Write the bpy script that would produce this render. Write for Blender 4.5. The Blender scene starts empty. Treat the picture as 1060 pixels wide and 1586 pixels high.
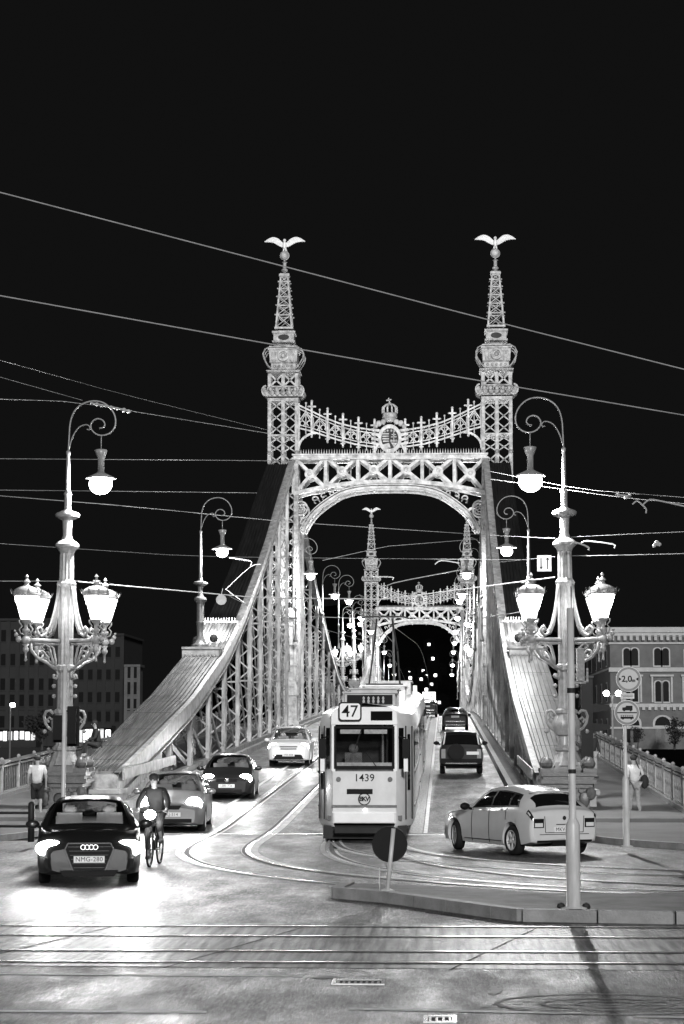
import bpy, math, random
import numpy as np
from mathutils import Vector, Matrix, Euler
random.seed(7)
PI = math.pi; R = math.radians
SC = bpy.context.scene; COL = SC.collection

# ---------------------------------------------------------------- camera
CAMZ = 2.6; FPX = 3213.0
PITCH = math.atan(341/FPX); YAW = R(2.78)
cd = bpy.data.cameras.new('camera'); cam = bpy.data.objects.new('camera', cd); COL.objects.link(cam)
cam.location = (0, 0, CAMZ); cam.rotation_euler = (PI/2+PITCH, 0, YAW)
cd.sensor_fit = 'HORIZONTAL'; cd.sensor_width = 36; cd.lens = 36*FPX/1060
cd.clip_start = 0.5; cd.clip_end = 6000
SC.camera = cam
CM = cam.rotation_euler.to_matrix()
def ray(x, y): return CM @ Vector((x-530, 793-y, -FPX))
def P(x, y, Y):                                   # photo pixel -> world point at distance Y down the street
    d = ray(x, y); return Vector((0, 0, CAMZ)) + d*(Y/d.y)
def G(x, y, z=0.0):                               # photo pixel -> point on level ground
    d = ray(x, y); return Vector((0, 0, CAMZ)) + d*((z-CAMZ)/d.z)

# ---------------------------------------------------------------- night sky, faint sun (city glow from behind), exposure
w = bpy.data.worlds.new('World'); SC.world = w; w.use_nodes = True
nt = w.node_tree; bg = nt.nodes['Background']
sky = nt.nodes.new('ShaderNodeTexSky'); sky.sky_type = 'NISHITA'; sky.sun_disc = False
sky.sun_elevation = R(-9); sky.sun_rotation = R(160)
hsv = nt.nodes.new('ShaderNodeHueSaturation'); hsv.inputs['Saturation'].default_value = 0
add = nt.nodes.new('ShaderNodeMix'); add.data_type = 'RGBA'; add.blend_type = 'ADD'; add.inputs[0].default_value = 1
add.inputs[7].default_value = (0.0024, 0.0024, 0.0024, 1)
nt.links.new(sky.outputs[0], hsv.inputs['Color']); nt.links.new(hsv.outputs[0], add.inputs[6])
nt.links.new(add.outputs[2], bg.inputs['Color']); bg.inputs['Strength'].default_value = 1.0
sd = bpy.data.lights.new('sun', 'SUN'); sun = bpy.data.objects.new('sun', sd); COL.objects.link(sun)
SUN_E = 1.35
sd.energy = SUN_E; sd.angle = R(6); sd.color = (1, 1, 1)
el, az = R(17), R(9)                            # comes from behind the camera
sdir = Vector((math.sin(az)*math.cos(el), -math.cos(az)*math.cos(el), math.sin(el)))
sun.rotation_euler = sdir.to_track_quat('Z', 'Y').to_euler()
vs = SC.view_settings; vs.view_transform = 'Standard'; vs.look = 'None'; vs.exposure = 1.2; vs.gamma = 1
SC.cycles.use_denoising = True
SC.cycles.max_bounces = 5; SC.cycles.diffuse_bounces = 2; SC.cycles.glossy_bounces = 3
SC.cycles.use_light_tree = True; SC.cycles.use_adaptive_sampling = False; SC.cycles.sample_clamp_indirect = 2; SC.cycles.sample_clamp_direct = 60

# ---------------------------------------------------------------- materials
MT = {}
def mat(name, c, rough=.6, metal=0, var=.25, scale=3.0, bump=.0, bscale=40, stretch=(1, 1, 1), spec=.5, rvar=0, coat=0):
    if name in MT: return MT[name]
    m = bpy.data.materials.new(name); m.use_nodes = True; MT[name] = m
    t = m.node_tree; b = t.nodes['Principled BSDF']
    b.inputs['Metallic'].default_value = metal; b.inputs['Roughness'].default_value = rough
    b.inputs['Specular IOR Level'].default_value = spec; b.inputs['Coat Weight'].default_value = coat
    tc = t.nodes.new('ShaderNodeTexCoord'); mp = t.nodes.new('ShaderNodeMapping'); mp.inputs['Scale'].default_value = stretch
    t.links.new(tc.outputs['Object'], mp.inputs[0])
    n = t.nodes.new('ShaderNodeTexNoise'); n.inputs['Scale'].default_value = scale; n.inputs['Detail'].default_value = 8
    n.inputs['Roughness'].default_value = .62
    t.links.new(mp.outputs[0], n.inputs['Vector'])
    r = t.nodes.new('ShaderNodeValToRGB'); e = r.color_ramp.elements
    lo, hi = c*(1-var), c*(1+var)
    e[0].position = .3; e[1].position = .7; e[0].color = (lo, lo, lo, 1); e[1].color = (hi, hi, hi, 1)
    t.links.new(n.outputs[0], r.inputs[0]); t.links.new(r.outputs[0], b.inputs['Base Color'])
    if rvar:
        mr = t.nodes.new('ShaderNodeMapRange'); mr.inputs[1].default_value = .3; mr.inputs[2].default_value = .7
        mr.inputs[3].default_value = rough-rvar; mr.inputs[4].default_value = rough+rvar
        t.links.new(n.outputs[0], mr.inputs[0]); t.links.new(mr.outputs[0], b.inputs['Roughness'])
    if bump:
        n2 = t.nodes.new('ShaderNodeTexNoise'); n2.inputs['Scale'].default_value = bscale; n2.inputs['Detail'].default_value = 4
        t.links.new(mp.outputs[0], n2.inputs['Vector'])
        bp = t.nodes.new('ShaderNodeBump'); bp.inputs['Strength'].default_value = bump; bp.inputs['Distance'].default_value = .02
        t.links.new(n2.outputs[0], bp.inputs['Height']); t.links.new(bp.outputs[0], b.inputs['Normal'])
    return m
def emis(name, s, c=1.0):
    if name in MT: return MT[name]
    m = bpy.data.materials.new(name); m.use_nodes = True; MT[name] = m
    b = m.node_tree.nodes['Principled BSDF']; b.inputs['Base Color'].default_value = (c*.8, c*.8, c*.8, 1)
    b.inputs['Emission Color'].default_value = (c, c, c, 1); b.inputs['Emission Strength'].default_value = s
    if s < 20 and name != 'lantern_glass': m.cycles.emission_sampling = 'NONE'
    return m
STEEL = mat('painted_steel', .34, .45, var=.6, scale=2.6, bump=.5, bscale=9)
STEELD = mat('pylon_steel', .24, .5, var=.7, scale=3.5, bump=.5, bscale=12)
STEELV = mat('vertical_steel', .30, .45, var=.8, scale=1.8, stretch=(1, 1, .35), bump=.4, bscale=12)
STEEL2 = mat('painted_steel_fine', .27, .5, var=.6, scale=4)
SHEETD = mat('unlit_sheet', .012, .7, var=.5, scale=1.5, stretch=(3, .3, .3), spec=.1)  # upper sheet lies unlit: its shade is put into this near-black colour
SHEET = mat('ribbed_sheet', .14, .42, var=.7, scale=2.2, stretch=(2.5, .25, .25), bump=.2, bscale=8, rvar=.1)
IRON = mat('cast_iron', .085, .4, var=.35, scale=6, bump=.3, bscale=30)
IRONL = mat('cast_iron_light', .20, .35, var=.3, scale=6, bump=.2, bscale=30)
DARKM = mat('dark_metal', .02, .5, var=.3, spec=.12)
BLACKP = mat('black_plastic', .008, .5, var=.2, spec=.08)
GALV = mat('galvanised', .42, .42, metal=.0, var=.25, scale=9, stretch=(1, 1, .2))
STONE = mat('pedestal_stone', .34, .7, var=.3, scale=2, bump=.5, bscale=20)
CONC = mat('concrete', .26, .6, var=.35, scale=2.2, bump=.6, bscale=45)
KERB = mat('kerb_stone', .20, .6, var=.3, scale=3, bump=.5, bscale=40)
PAVE = mat('pavement_asphalt', .11, .75, var=.25, scale=.8, bump=.5, bscale=60)
RAIL = mat('rail_steel', .75, .22, metal=.6, var=.15, scale=8)
GROOVE = mat('rail_groove', .008, .8)
PAINTW = mat('road_paint', .60, .6, var=.4, scale=7, bump=.3)
WIRE = mat('wire', .30, .4, var=.2)
RUBBER = mat('rubber', .014, .8, spec=.1)
GLASS = mat('dark_glass', .006, .03, var=.2, spec=.6)
BULB = emis('lamp_bulb', 14)
BULBF = emis('far_lamp_bulb', 14)
LANT = emis('lantern_glass', 12)

def glass_mat():
    m = bpy.data.materials.new('car_glass'); m.use_nodes = True; t = m.node_tree; t.nodes.remove(t.nodes['Principled BSDF'])
    tr = t.nodes.new('ShaderNodeBsdfTransparent'); tr.inputs[0].default_value = (.72, .72, .72, 1); gl_ = t.nodes.new('ShaderNodeBsdfGlossy'); gl_.inputs['Roughness'].default_value = .04; gl_.inputs[0].default_value = (.9, .9, .9, 1)
    lw = t.nodes.new('ShaderNodeLayerWeight'); lw.inputs[0].default_value = .5; pw = t.nodes.new('ShaderNodeMath'); pw.operation = 'POWER'; pw.inputs[1].default_value = 3; t.links.new(lw.outputs['Facing'], pw.inputs[0])
    fr = t.nodes.new('ShaderNodeMapRange'); fr.inputs[3].default_value = .07; fr.inputs[4].default_value = .9; t.links.new(pw.outputs[0], fr.inputs[0]); mx = t.nodes.new('ShaderNodeMixShader')
    t.links.new(fr.outputs[0], mx.inputs[0]); t.links.new(tr.outputs[0], mx.inputs[1]); t.links.new(gl_.outputs[0], mx.inputs[2]); t.links.new(mx.outputs[0], t.nodes['Material Output'].inputs[0]); return m
CGL = glass_mat()
# ---------------------------------------------------------------- mesh helper
class MB:
    def __init__(s): s.v = []; s.f = []
    def add(s, vs, fs):
        n = len(s.v); s.v += [tuple(a) for a in vs]; s.f += [tuple(i+n for i in f) for f in fs]; return s
    def box(s, x0, x1, y0, y1, z0, z1):
        return s.add([(x0, y0, z0), (x1, y0, z0), (x1, y1, z0), (x0, y1, z0), (x0, y0, z1), (x1, y0, z1), (x1, y1, z1), (x0, y1, z1)],
                     [(0, 3, 2, 1), (4, 5, 6, 7), (0, 1, 5, 4), (1, 2, 6, 5), (2, 3, 7, 6), (3, 0, 4, 7)])
    def cbox(s, c, sx, sy, sz, rz=0, tx=0):
        M = Matrix.Rotation(rz, 3, 'Z') @ Matrix.Rotation(tx, 3, 'X'); c = Vector(c)
        vs = [c+M@Vector((a*sx/2, b*sy/2, d*sz/2)) for a, b, d in ((-1,-1,-1),(1,-1,-1),(1,1,-1),(-1,1,-1),(-1,-1,1),(1,-1,1),(1,1,1),(-1,1,1))]
        return s.add(vs, [(0, 3, 2, 1), (4, 5, 6, 7), (0, 1, 5, 4), (1, 2, 6, 5), (2, 3, 7, 6), (3, 0, 4, 7)])
    def bar(s, p, q, w, t, n=(0, 1, 0)):              # rectangular bar p-q, width w in the plane normal to n, thickness t along n
        p, q, n = Vector(p), Vector(q), Vector(n); d = q-p
        if d.length < 1e-6: return s
        d.normalize(); n = (n-d*n.dot(d))
        if n.length < 1e-3: n = Vector((1, 0, 0))-d*d.x
        n.normalize(); e = d.cross(n)*(w/2); g = n*(t/2)
        vs = [p-e-g, p+e-g, p+e+g, p-e+g, q-e-g, q+e-g, q+e+g, q-e+g]
        return s.add(vs, [(0, 3, 2, 1), (4, 5, 6, 7), (0, 1, 5, 4), (1, 2, 6, 5), (2, 3, 7, 6), (3, 0, 4, 7)])
    def strip(s, pts, w, t, n=(0, 1, 0)):
        for a, b in zip(pts, pts[1:]): s.bar(a, b, w, t, n)
        return s
    def tube(s, pts, r, n=8, cap=True):
        pts = [Vector(p) for p in pts]; m = len(pts)
        rs = r if isinstance(r, (list, tuple)) else [r]*m
        base = len(s.v); up = None
        for i, p in enumerate(pts):
            d = (pts[min(i+1, m-1)]-pts[max(i-1, 0)]).normalized()
            if up is None: up = Vector((0, 0, 1)) if abs(d.z) < .9 else Vector((1, 0, 0))
            a = d.cross(up).normalized(); b = a.cross(d).normalized(); up = b
            for k in range(n):
                t = 2*PI*k/n; s.v.append(tuple(p+(a*math.cos(t)+b*math.sin(t))*rs[i]))
        for i in range(m-1):
            for k in range(n):
                k2 = (k+1) % n; o = base+i*n
                s.f.append((o+k, o+n+k, o+n+k2, o+k2))
        if cap:
            s.f.append(tuple(base+k for k in range(n))); s.f.append(tuple(base+(m-1)*n+k for k in reversed(range(n))))
        return s
    def lathe(s, cx, cy, prof, n=16, flute=0, ax=None):
        base = len(s.v)
        for r, z in prof:
            for k in range(n):
                t = 2*PI*(k+.5)/n; rr = r*(1-flute*(k % 2)); s.v.append((cx+rr*math.cos(t), cy+rr*math.sin(t), z))
        for i in range(len(prof)-1):
            for k in range(n):
                k2 = (k+1) % n; o = base+i*n
                s.f.append((o+k, o+k2, o+n+k2, o+n+k))
        s.f.append(tuple(base+k for k in reversed(range(n)))); s.f.append(tuple(base+(len(prof)-1)*n+k for k in range(n)))
        return s
    def ball(s, c, r, n=8, sc=(1, 1, 1), rot=None):
        base = len(s.v); m = max(4, n//2+1); c = Vector(c)
        for i in range(m+1):
            a = PI*i/m
            for k in range(n):
                t = 2*PI*k/n; v = Vector((r*sc[0]*math.sin(a)*math.cos(t), r*sc[1]*math.sin(a)*math.sin(t), r*sc[2]*math.cos(a)))
                if rot: v = rot@v
                s.v.append(tuple(c+v))
        for i in range(m):
            for k in range(n):
                k2 = (k+1) % n; o = base+i*n
                s.f.append((o+k, o+n+k, o+n+k2, o+k2))
        return s
    def disc(s, c, r, y0, y1, n=24, hole=0, sx=1):      # disc in the XZ plane, thick along Y
        base = len(s.v)
        rr = [r, hole] if hole else [r]
        for y in (y0, y1):
            for q in rr:
                for k in range(n):
                    t = 2*PI*k/n; s.v.append((c[0]+sx*q*math.cos(t), c[1]+y, c[2]+q*math.sin(t)))
        L = len(rr)*n
        for k in range(n):
            k2 = (k+1) % n
            s.f.append((base+k, base+L+k, base+L+k2, base+k2))
            if hole:
                s.f.append((base+n+k, base+n+k2, base+L+n+k2, base+L+n+k))
                s.f.append((base+k, base+k2, base+n+k2, base+n+k)); s.f.append((base+L+k, base+L+n+k, base+L+n+k2, base+L+k2))
        if not hole:
            s.f.append(tuple(base+k for k in range(n))); s.f.append(tuple(base+L+k for k in reversed(range(n))))
        return s
    def prism(s, poly, y0, y1):                        # polygon (x,z) extruded along y
        n = len(poly)
        vs = [(a, y0, b) for a, b in poly]+[(a, y1, b) for a, b in poly]
        fs = [tuple(range(n)), tuple(reversed(range(n, 2*n)))]+[(i, i+n, (i+1) % n+n, (i+1) % n) for i in range(n)]
        return s.add(vs, fs)
    def grid(s, rows):
        base = len(s.v); n = len(rows[0])
        for r in rows: s.v += [tuple(p) for p in r]
        for i in range(len(rows)-1):
            for k in range(n-1):
                o = base+i*n+k; s.f.append((o, o+1, o+n+1, o+n))
        return s
    def build(s, name, m, parent=None, smooth=False, label=None):
        off = Vector((0, 0, 0))
        if parent is not None:
            r = parent
            while r.parent: r = r.parent
            off = r.location.copy()
            vs = [(a-off.x, b-off.y, c-off.z) for a, b, c in s.v]
        else:
            xs = np.array(s.v); lo, hi = xs.min(0), xs.max(0)
            off = Vector(((lo[0]+hi[0])/2, (lo[1]+hi[1])/2, lo[2])); vs = [(a-off.x, b-off.y, c-off.z) for a, b, c in s.v]
        me = bpy.data.meshes.new(name); me.from_pydata(vs, [], s.f); me.update()
        if smooth: me.polygons.foreach_set('use_smooth', [True]*len(me.polygons))
        me.materials.append(m)
        if not smooth and len(s.f) > 20: smooth_mesh(me, 32)
        o = bpy.data.objects.new(name, me); COL.objects.link(o)
        if parent is not None: o.parent = parent
        else: o.location = off
        if label: o['label'] = label
        return o
def smooth_by_angle(o, deg=40):
    smooth_mesh(o.data, deg); return o
def smooth_mesh(me, deg):
    me.polygons.foreach_set('use_smooth', [True]*len(me.polygons))
    try: me.set_sharp_from_angle(angle=R(deg))
    except Exception: pass
def tag(o, label, cat, group=None, kind=None):
    if label: o['label'] = label
    if cat: o['category'] = cat
    if group: o['group'] = group
    if kind: o['kind'] = kind
    return o
def thing(name, label, cat, loc=(0, 0, 0), group=None):
    o = bpy.data.objects.new(name, None); COL.objects.link(o); o.location = loc; o.empty_display_size = .3
    return tag(o, label, cat, group)
def kids(o): return [c for c in COL.objects if c.parent == o]
def copy_tree(o, loc=None, rz=None, label=None, parent=None, KM=None):
    if KM is None:
        KM = {}
        for c in COL.objects:
            if c.parent: KM.setdefault(c.parent, []).append(c)
    c = o.copy(); COL.objects.link(c)
    if parent is not None: c.parent = parent
    for ch in KM.get(o, []): copy_tree(ch, parent=c, KM=KM)
    if loc is not None: c.location = loc
    if rz is not None: c.rotation_euler.z = rz
    if label: c['label'] = label
    return c
def struct(o): o['kind'] = 'structure'; return o
def textmesh(name, txt, size, m, parent, M, depth=.004, spacing=1.0, bold=0):
    cu = bpy.data.curves.new(name, 'FONT'); cu.body = txt; cu.size = size; cu.align_x = 'CENTER'; cu.align_y = 'CENTER'
    cu.extrude = depth; cu.offset = bold; cu.space_character = spacing; cu.resolution_u = 3
    o = bpy.data.objects.new(name, cu); COL.objects.link(o)
    me = bpy.data.meshes.new_from_object(o.evaluated_get(bpy.context.evaluated_depsgraph_get()))
    bpy.data.objects.remove(o); bpy.data.curves.remove(cu)
    me.transform(M); me.materials.clear(); me.materials.append(m)
    o = bpy.data.objects.new(name, me); COL.objects.link(o); o.parent = parent
    return o
def catmull(pts, n=8):
    pts = [Vector(p) for p in pts]; out = []
    q = [pts[0]*2-pts[1]]+pts+[pts[-1]*2-pts[-2]]
    for i in range(1, len(q)-2):
        a, b, c, d = q[i-1:i+3]
        for k in range(n):
            t = k/n; out.append(.5*((2*b)+(c-a)*t+(2*a-5*b+4*c-d)*t*t+(3*b-a-3*c+d)*t**3))
    out.append(pts[-1]); return out
def spiral(cx, cz, r0, r1, a0, a1, y=0, n=18):        # points in the XZ plane
    return [Vector((cx+(r0+(r1-r0)*i/n)*math.cos(a0+(a1-a0)*i/n), y, cz+(r0+(r1-r0)*i/n)*math.sin(a0+(a1-a0)*i/n))) for i in range(n+1)]

# ---------------------------------------------------------------- bridge dimensions
AX = -3.6; Y0, YT, YM = 64.0, 141.0, 228.5; YT2, YE = 316.0, 393.0
def deckz(y):
    if y > YM: y = 2*YM-y
    if y <= 52: return 0.0
    if y < 58: return .033*(y-52)**2/12
    if y <= 150: return .033*(y-55)
    t = y-150; L = YM-150
    return 3.135+.033*(t-t*t/(2*L))
_cy = [62, 65, 83.4, 96.4, 105, 112.5, 121, 131, 141]
_cz = [P(687-32291/y_, yy, y_).z for y_, yy in zip(_cy, [1212, 1197, 1085, 1010, 950, 895, 835, 762, 706])]
_cy += [151, 165, 185, 201, 215, 228.5]; _cz += [P(474, 815, 151).z, P(491, 911, 165).z, 10.3, 8.0, 6.9, 6.5]
def chordz(y):
    if y > YM: y = 2*YM-y
    return float(np.interp(y, _cy, _cz))
# ---------------------------------------------------------------- ground, river, roads
def asphalt_mat():
    m = bpy.data.materials.new('asphalt'); m.use_nodes = True; t = m.node_tree; b = t.nodes['Principled BSDF']
    N = t.nodes.new; L = t.links.new
    tc = N('ShaderNodeTexCoord')
    def noise(scale, st, det=6, rg=.6):
        mp = N('ShaderNodeMapping'); mp.inputs['Scale'].default_value = st; L(tc.outputs['Object'], mp.inputs[0])
        n = N('ShaderNodeTexNoise'); n.inputs['Scale'].default_value = scale; n.inputs['Detail'].default_value = det; n.inputs['Roughness'].default_value = rg
        L(mp.outputs[0], n.inputs['Vector']); return n.outputs[0]
    def ramp(src, a, b_, ca, cb):
        r = N('ShaderNodeValToRGB'); e = r.color_ramp.elements; e[0].position = a; e[1].position = b_
        e[0].color = (ca,)*3+(1,); e[1].color = (cb,)*3+(1,); L(src, r.inputs[0]); return r.outputs[0]
    def mix(a, b2, mode='MULTIPLY', f=1):
        x = N('ShaderNodeMix'); x.data_type = 'RGBA'; x.blend_type = mode; x.inputs[0].default_value = f
        L(a, x.inputs[6]); L(b2, x.inputs[7]); return x.outputs[2]
    base = ramp(noise(.45, (.8, .8, 1)), .35, .65, .03, .07)
    streak = ramp(noise(1.5, (1.6, .22, 1), 7, .65), .35, .68, .65, 1.4)
    fine = ramp(noise(34, (1, .11, 1), 4, .7), .38, .62, .15, 2.1)
    fine2 = ramp(noise(9, (1, .16, 1), 6, .8), .40, .62, .35, 1.55)
    crack = ramp(noise(1.7, (.5, 1.3, 1), 10, .8), .49, .505, 1.0, 1.0)
    col = mix(mix(mix(base, streak), fine), fine2)
    v = N('ShaderNodeTexVoronoi'); v.feature = 'DISTANCE_TO_EDGE'; v.inputs['Scale'].default_value = .33
    mp = N('ShaderNodeMapping'); mp.inputs['Scale'].default_value = (.55, 1.5, 1); L(tc.outputs['Object'], mp.inputs[0])
    nn = N('ShaderNodeTexNoise'); nn.inputs['Scale'].default_value = .9; nn.inputs['Detail'].default_value = 6; L(mp.outputs[0], nn.inputs['Vector'])
    mx = N('ShaderNodeMix'); mx.data_type = 'VECTOR'; mx.inputs[0].default_value = .35; L(mp.outputs[0], mx.inputs[4]); L(nn.outputs[1], mx.inputs[5])
    L(mx.outputs[1], v.inputs['Vector'])
    ck = ramp(v.outputs['Distance'], .0, .012, .35, 1.0)
    col = mix(col, ck)
    L(col, b.inputs['Base Color'])
    rg = ramp(noise(1.1, (1.2, .4, 1), 7, .7), .3, .7, .34, .66); L(rg, b.inputs['Roughness'])
    bp = N('ShaderNodeBump'); bp.inputs['Strength'].default_value = .8; bp.inputs['Distance'].default_value = .02
    L(noise(12, (1, .14, 1), 7, .8), bp.inputs['Height']); L(bp.outputs[0], b.inputs['Normal'])
    b.inputs['Specular IOR Level'].default_value = .3
    return m
ASPH = asphalt_mat()
TBED = mat('track_bed', .42, .5, var=.6, scale=3, bump=.5, bscale=20)
def slab_mat():
    m = bpy.data.materials.new('track_concrete'); m.use_nodes = True; t = m.node_tree; b = t.nodes['Principled BSDF']
    N = t.nodes.new; L = t.links.new; tc = N('ShaderNodeTexCoord')
    mp = N('ShaderNodeMapping'); mp.inputs['Scale'].default_value = (9, .5, 1); mp.inputs['Rotation'].default_value = (0, 0, R(18)); L(tc.outputs['Object'], mp.inputs[0])
    n = N('ShaderNodeTexNoise'); n.inputs['Scale'].default_value = 1.0; n.inputs['Detail'].default_value = 5; L(mp.outputs[0], n.inputs['Vector'])
    n2 = N('ShaderNodeTexNoise'); n2.inputs['Scale'].default_value = .7; n2.inputs['Detail'].default_value = 7; L(tc.outputs['Object'], n2.inputs['Vector'])
    r = N('ShaderNodeValToRGB'); e = r.color_ramp.elements; e[0].position = .38; e[1].position = .62; e[0].color = (.05,)*3+(1,); e[1].color = (.36,)*3+(1,); L(n.outputs[0], r.inputs[0])
    r2 = N('ShaderNodeValToRGB'); e = r2.color_ramp.elements; e[0].position = .4; e[1].position = .6; e[0].color = (.55,)*3+(1,); e[1].color = (1.15,)*3+(1,); L(n2.outputs[0], r2.inputs[0])
    x = N('ShaderNodeMix'); x.data_type = 'RGBA'; x.blend_type = 'MULTIPLY'; x.inputs[0].default_value = 1; L(r.outputs[0], x.inputs[6]); L(r2.outputs[0], x.inputs[7])
    L(x.outputs[2], b.inputs['Base Color']); b.inputs['Roughness'].default_value = .5
    bp = N('ShaderNodeBump'); bp.inputs['Strength'].default_value = .5; bp.inputs['Distance'].default_value = .02; L(n.outputs[0], bp.inputs['Height']); L(bp.outputs[0], b.inputs['Normal'])
    return m
SLAB = slab_mat()
GRND = mat('dark_ground', .02, .95, scale=.05, spec=.05)
WATER = mat('river_water', .004, .12, var=.3, scale=.3, bump=.8, bscale=1.2)

m = MB(); m.box(-600, 600, -40, 63.5, -9, -.02); struct(m.build('ground', GRND))
m = MB(); m.add([(-3000, 60, -8), (3000, 60, -8), (3000, 400, -8), (-3000, 400, -8)], [(0, 1, 2, 3)]); struct(m.build('river', WATER))
m = MB(); m.add([(-3000, 388, -.3), (3000, 388, -.3), (3000, 3500, -.3), (-3000, 3500, -.3)], [(0, 1, 2, 3)])
m.add([(-3000, 388, -9), (3000, 388, -9), (3000, 388, -.3), (-3000, 388, -.3)], [(0, 1, 2, 3)]); struct(m.build('far_bank', GRND))
# hill behind the far end of the bridge
m = MB(); rows = []
for j in range(14):
    y = 520+j*45; row = []
    for i in range(41):
        x = -300+i*15; h = 62*math.exp(-((x+12)/85)**2)*(1-math.exp(-(j/4)**2))+4*math.sin(i*.9+j)*min(1, j/3)
        row.append((x, y, max(-.5, h)))
    rows.append(row)
m.grid(rows); HILL = m; struct(m.build('hill', mat('hill_wood', .002, 1, scale=.06, spec=0), smooth=True))

# road: junction + bridge carriageway in one mesh
ys = sorted(set([float(v) for v in np.arange(50, 400, 3.0)]+[52, 54, 56, 58]))
m = MB(); m.add([(-60, -20, 0), (60, -20, 0), (60, 50, 0), (-60, 50, 0)], [(0, 1, 2, 3)])
m.grid([[(-9.9, y, deckz(y)), (AX, y, deckz(y)), (2.6, y, deckz(y))] for y in ys])
m.add([(-9.9, 393, 0), (2.6, 393, 0), (2.6, 900, 0), (-9.9, 900, 0)], [(0, 1, 2, 3)])
struct(m.build('road', ASPH))
# deck underside + walkways
def strip_deck(x0, x1, h0, h1, name, mt, y0=55.0, y1=394.0):
    m = MB(); yy = [y for y in ys if y0 < y < y1]; yy = [y0]+yy+[y1]
    rows = [[(x0, y, deckz(y)+h0), (x0, y, deckz(y)+h1), (x1, y, deckz(y)+h1), (x1, y, deckz(y)+h0), (x0, y, deckz(y)+h0)] for y in yy]
    m.grid(rows); n = len(m.v)
    m.add([rows[0][k] for k in (0, 3, 2, 1)], [(0, 1, 2, 3)])
    return m
# right pavement: curve from junction onto bridge
def pave_poly(pts, name, h=.13):
    m = MB(); n = len(pts)
    m.add([(a, b, -.01) for a, b in pts]+[(a, b, h) for a, b in pts], [tuple(range(n, 2*n))]+[(i, (i+1) % n, (i+1) % n+n, i+n) for i in range(n)])
    return m
cr = [tuple(v)[:2] for v in catmull([(2.55, 58.5, 0), (2.7, 55, 0), (3.3, 51, 0), (4.6, 47.8, 0), (6.8, 45.9, 0), (10, 45.0, 0), (16, 44.4, 0), (40, 43.5, 0)], 6)]
struct(pave_poly(cr+[(40, 60), (7.1, 60), (7.1, 58.5)], 'pavement').build('pavement', PAVE))
k = MB(); k.strip([(a, b, .075) for a, b in cr], .16, .15, (0, 0, 1)); struct(k.build('kerb', KERB))
cl = [tuple(v)[:2] for v in catmull([(-9.85, 58.5, 0), (-10.0, 54, 0), (-10.6, 50, 0), (-12, 47.2, 0), (-15, 45.6, 0), (-22, 44.8, 0), (-45, 44, 0)], 6)]
struct(pave_poly(list(reversed(cl))+[(-9.85, 58.5), (-14.3, 58.5), (-14.3, 60), (-45, 60)], 'pavement').build('pavement', PAVE))
k = MB(); k.strip([(a, b, .075) for a, b in cl], .16, .15, (0, 0, 1)); struct(k.build('kerb', KERB))
for x0, x1 in ((-14.3, -9.75), (2.45, 7.1)):
    struct(strip_deck(x0, x1, -1.0, .14, 'pavement', PAVE, 57.9).build('pavement', PAVE))
# raised guard kerbs along the carriageway
for x, s in ((2.3, 1), (-9.6, -1)):
    m = MB(); yy = [y for y in ys if y > 58]
    m.grid([[(x-.12, y, deckz(y)), (x-.1, y, deckz(y)+.26), (x+.1, y, deckz(y)+.26), (x+.12, y, deckz(y))] for y in yy]); struct(m.build('kerb', CONC))

# textured strip and lines beside the tram
def lane_strip(x0, x1, y0, y1, h, name, mt, skip=None):
    m = MB(); yy = [y0]+[float(v) for v in np.arange(math.ceil(y0/3)*3, y1, 3.0) if v > y0]+[y1]
    m.grid([[(x0, y, deckz(y)+h), (x1, y, deckz(y)+h)] for y in yy])
    return struct(m.build(name, mt))
lane_strip(-.92, -.55, 53.8, 228, .006, 'cobbled_strip', mat('cobble', .3, .6, var=.7, scale=9, stretch=(3, 1, 1), bump=.8, bscale=12))
lane_strip(-.52, -.42, 53.8, 228, .012, 'lane_line', PAINTW)
lane_strip(-6.75, -6.62, 60, 228, .006, 'lane_line', PAINTW)
# rails
def rails(center, name):
    c = catmull(center, 10); 
    mr, mg, mc = MB(), MB(), MB()
    def off(o, h):
        out = []
        for i, p in enumerate(c):
            d = (c[min(i+1, len(c)-1)]-c[max(i-1, 0)]); d = Vector((d.x, d.y, 0)).normalized(); s = Vector((d.y, -d.x, 0))
            q = p+s*o; out.append(Vector((q.x, q.y, deckz(q.y)+h)))
        return out
    for s in (-1, 1):
        a, b = off(s*.7175-.05, .012), off(s*.7175+.05, .012); mr.grid(list(zip(a, b)))
        a, b = off(s*(.7175-.1)-.055, .0105), off(s*(.7175-.09)+.05, .0105); mg.grid(list(zip(a, b)))
        a, b = off(s*.7175-.22, .0075), off(s*.7175+.15, .0075); mc.grid(list(zip(a, b)))
    struct(mc.build('track_bed', TBED)); struct(mr.build('tram_rail', RAIL)); struct(mg.build('rail_groove', GROOVE))
YY = [250, 220, 190, 160, 130, 100, 80, 65, 58]
rails([(-5.2, y, 0) for y in YY]+[(-5.2, 51, 0), (-5.1, 47, 0), (-4.75, 44, 0), (-3.95, 41, 0), (-2.6, 38.3, 0), (-.7, 36.0, 0), (1.8, 33.9, 0), (5, 32.4, 0), (9, 31.5, 0), (16, 31, 0), (34, 30.7, 0)], 'l')
rails([(-2.0, y, 0) for y in YY]+[(-2.0, 52.5, 0), (-1.9, 49.5, 0), (-1.45, 46.3, 0), (-.35, 43.4, 0), (1.5, 41, 0), (4, 39.2, 0), (7.5, 38, 0), (12, 37.3, 0), (34, 36.8, 0)], 'r')
rails([(-2.0, 58, 0), (-2.0, 53, 0), (-1.95, 48, 0), (-1.6, 44, 0), (-.7, 40.6, 0), (1.0, 37.6, 0), (3.6, 35.4, 0), (7, 34.2, 0), (12, 33.7, 0), (34, 33.4, 0)], 'm')
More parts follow.
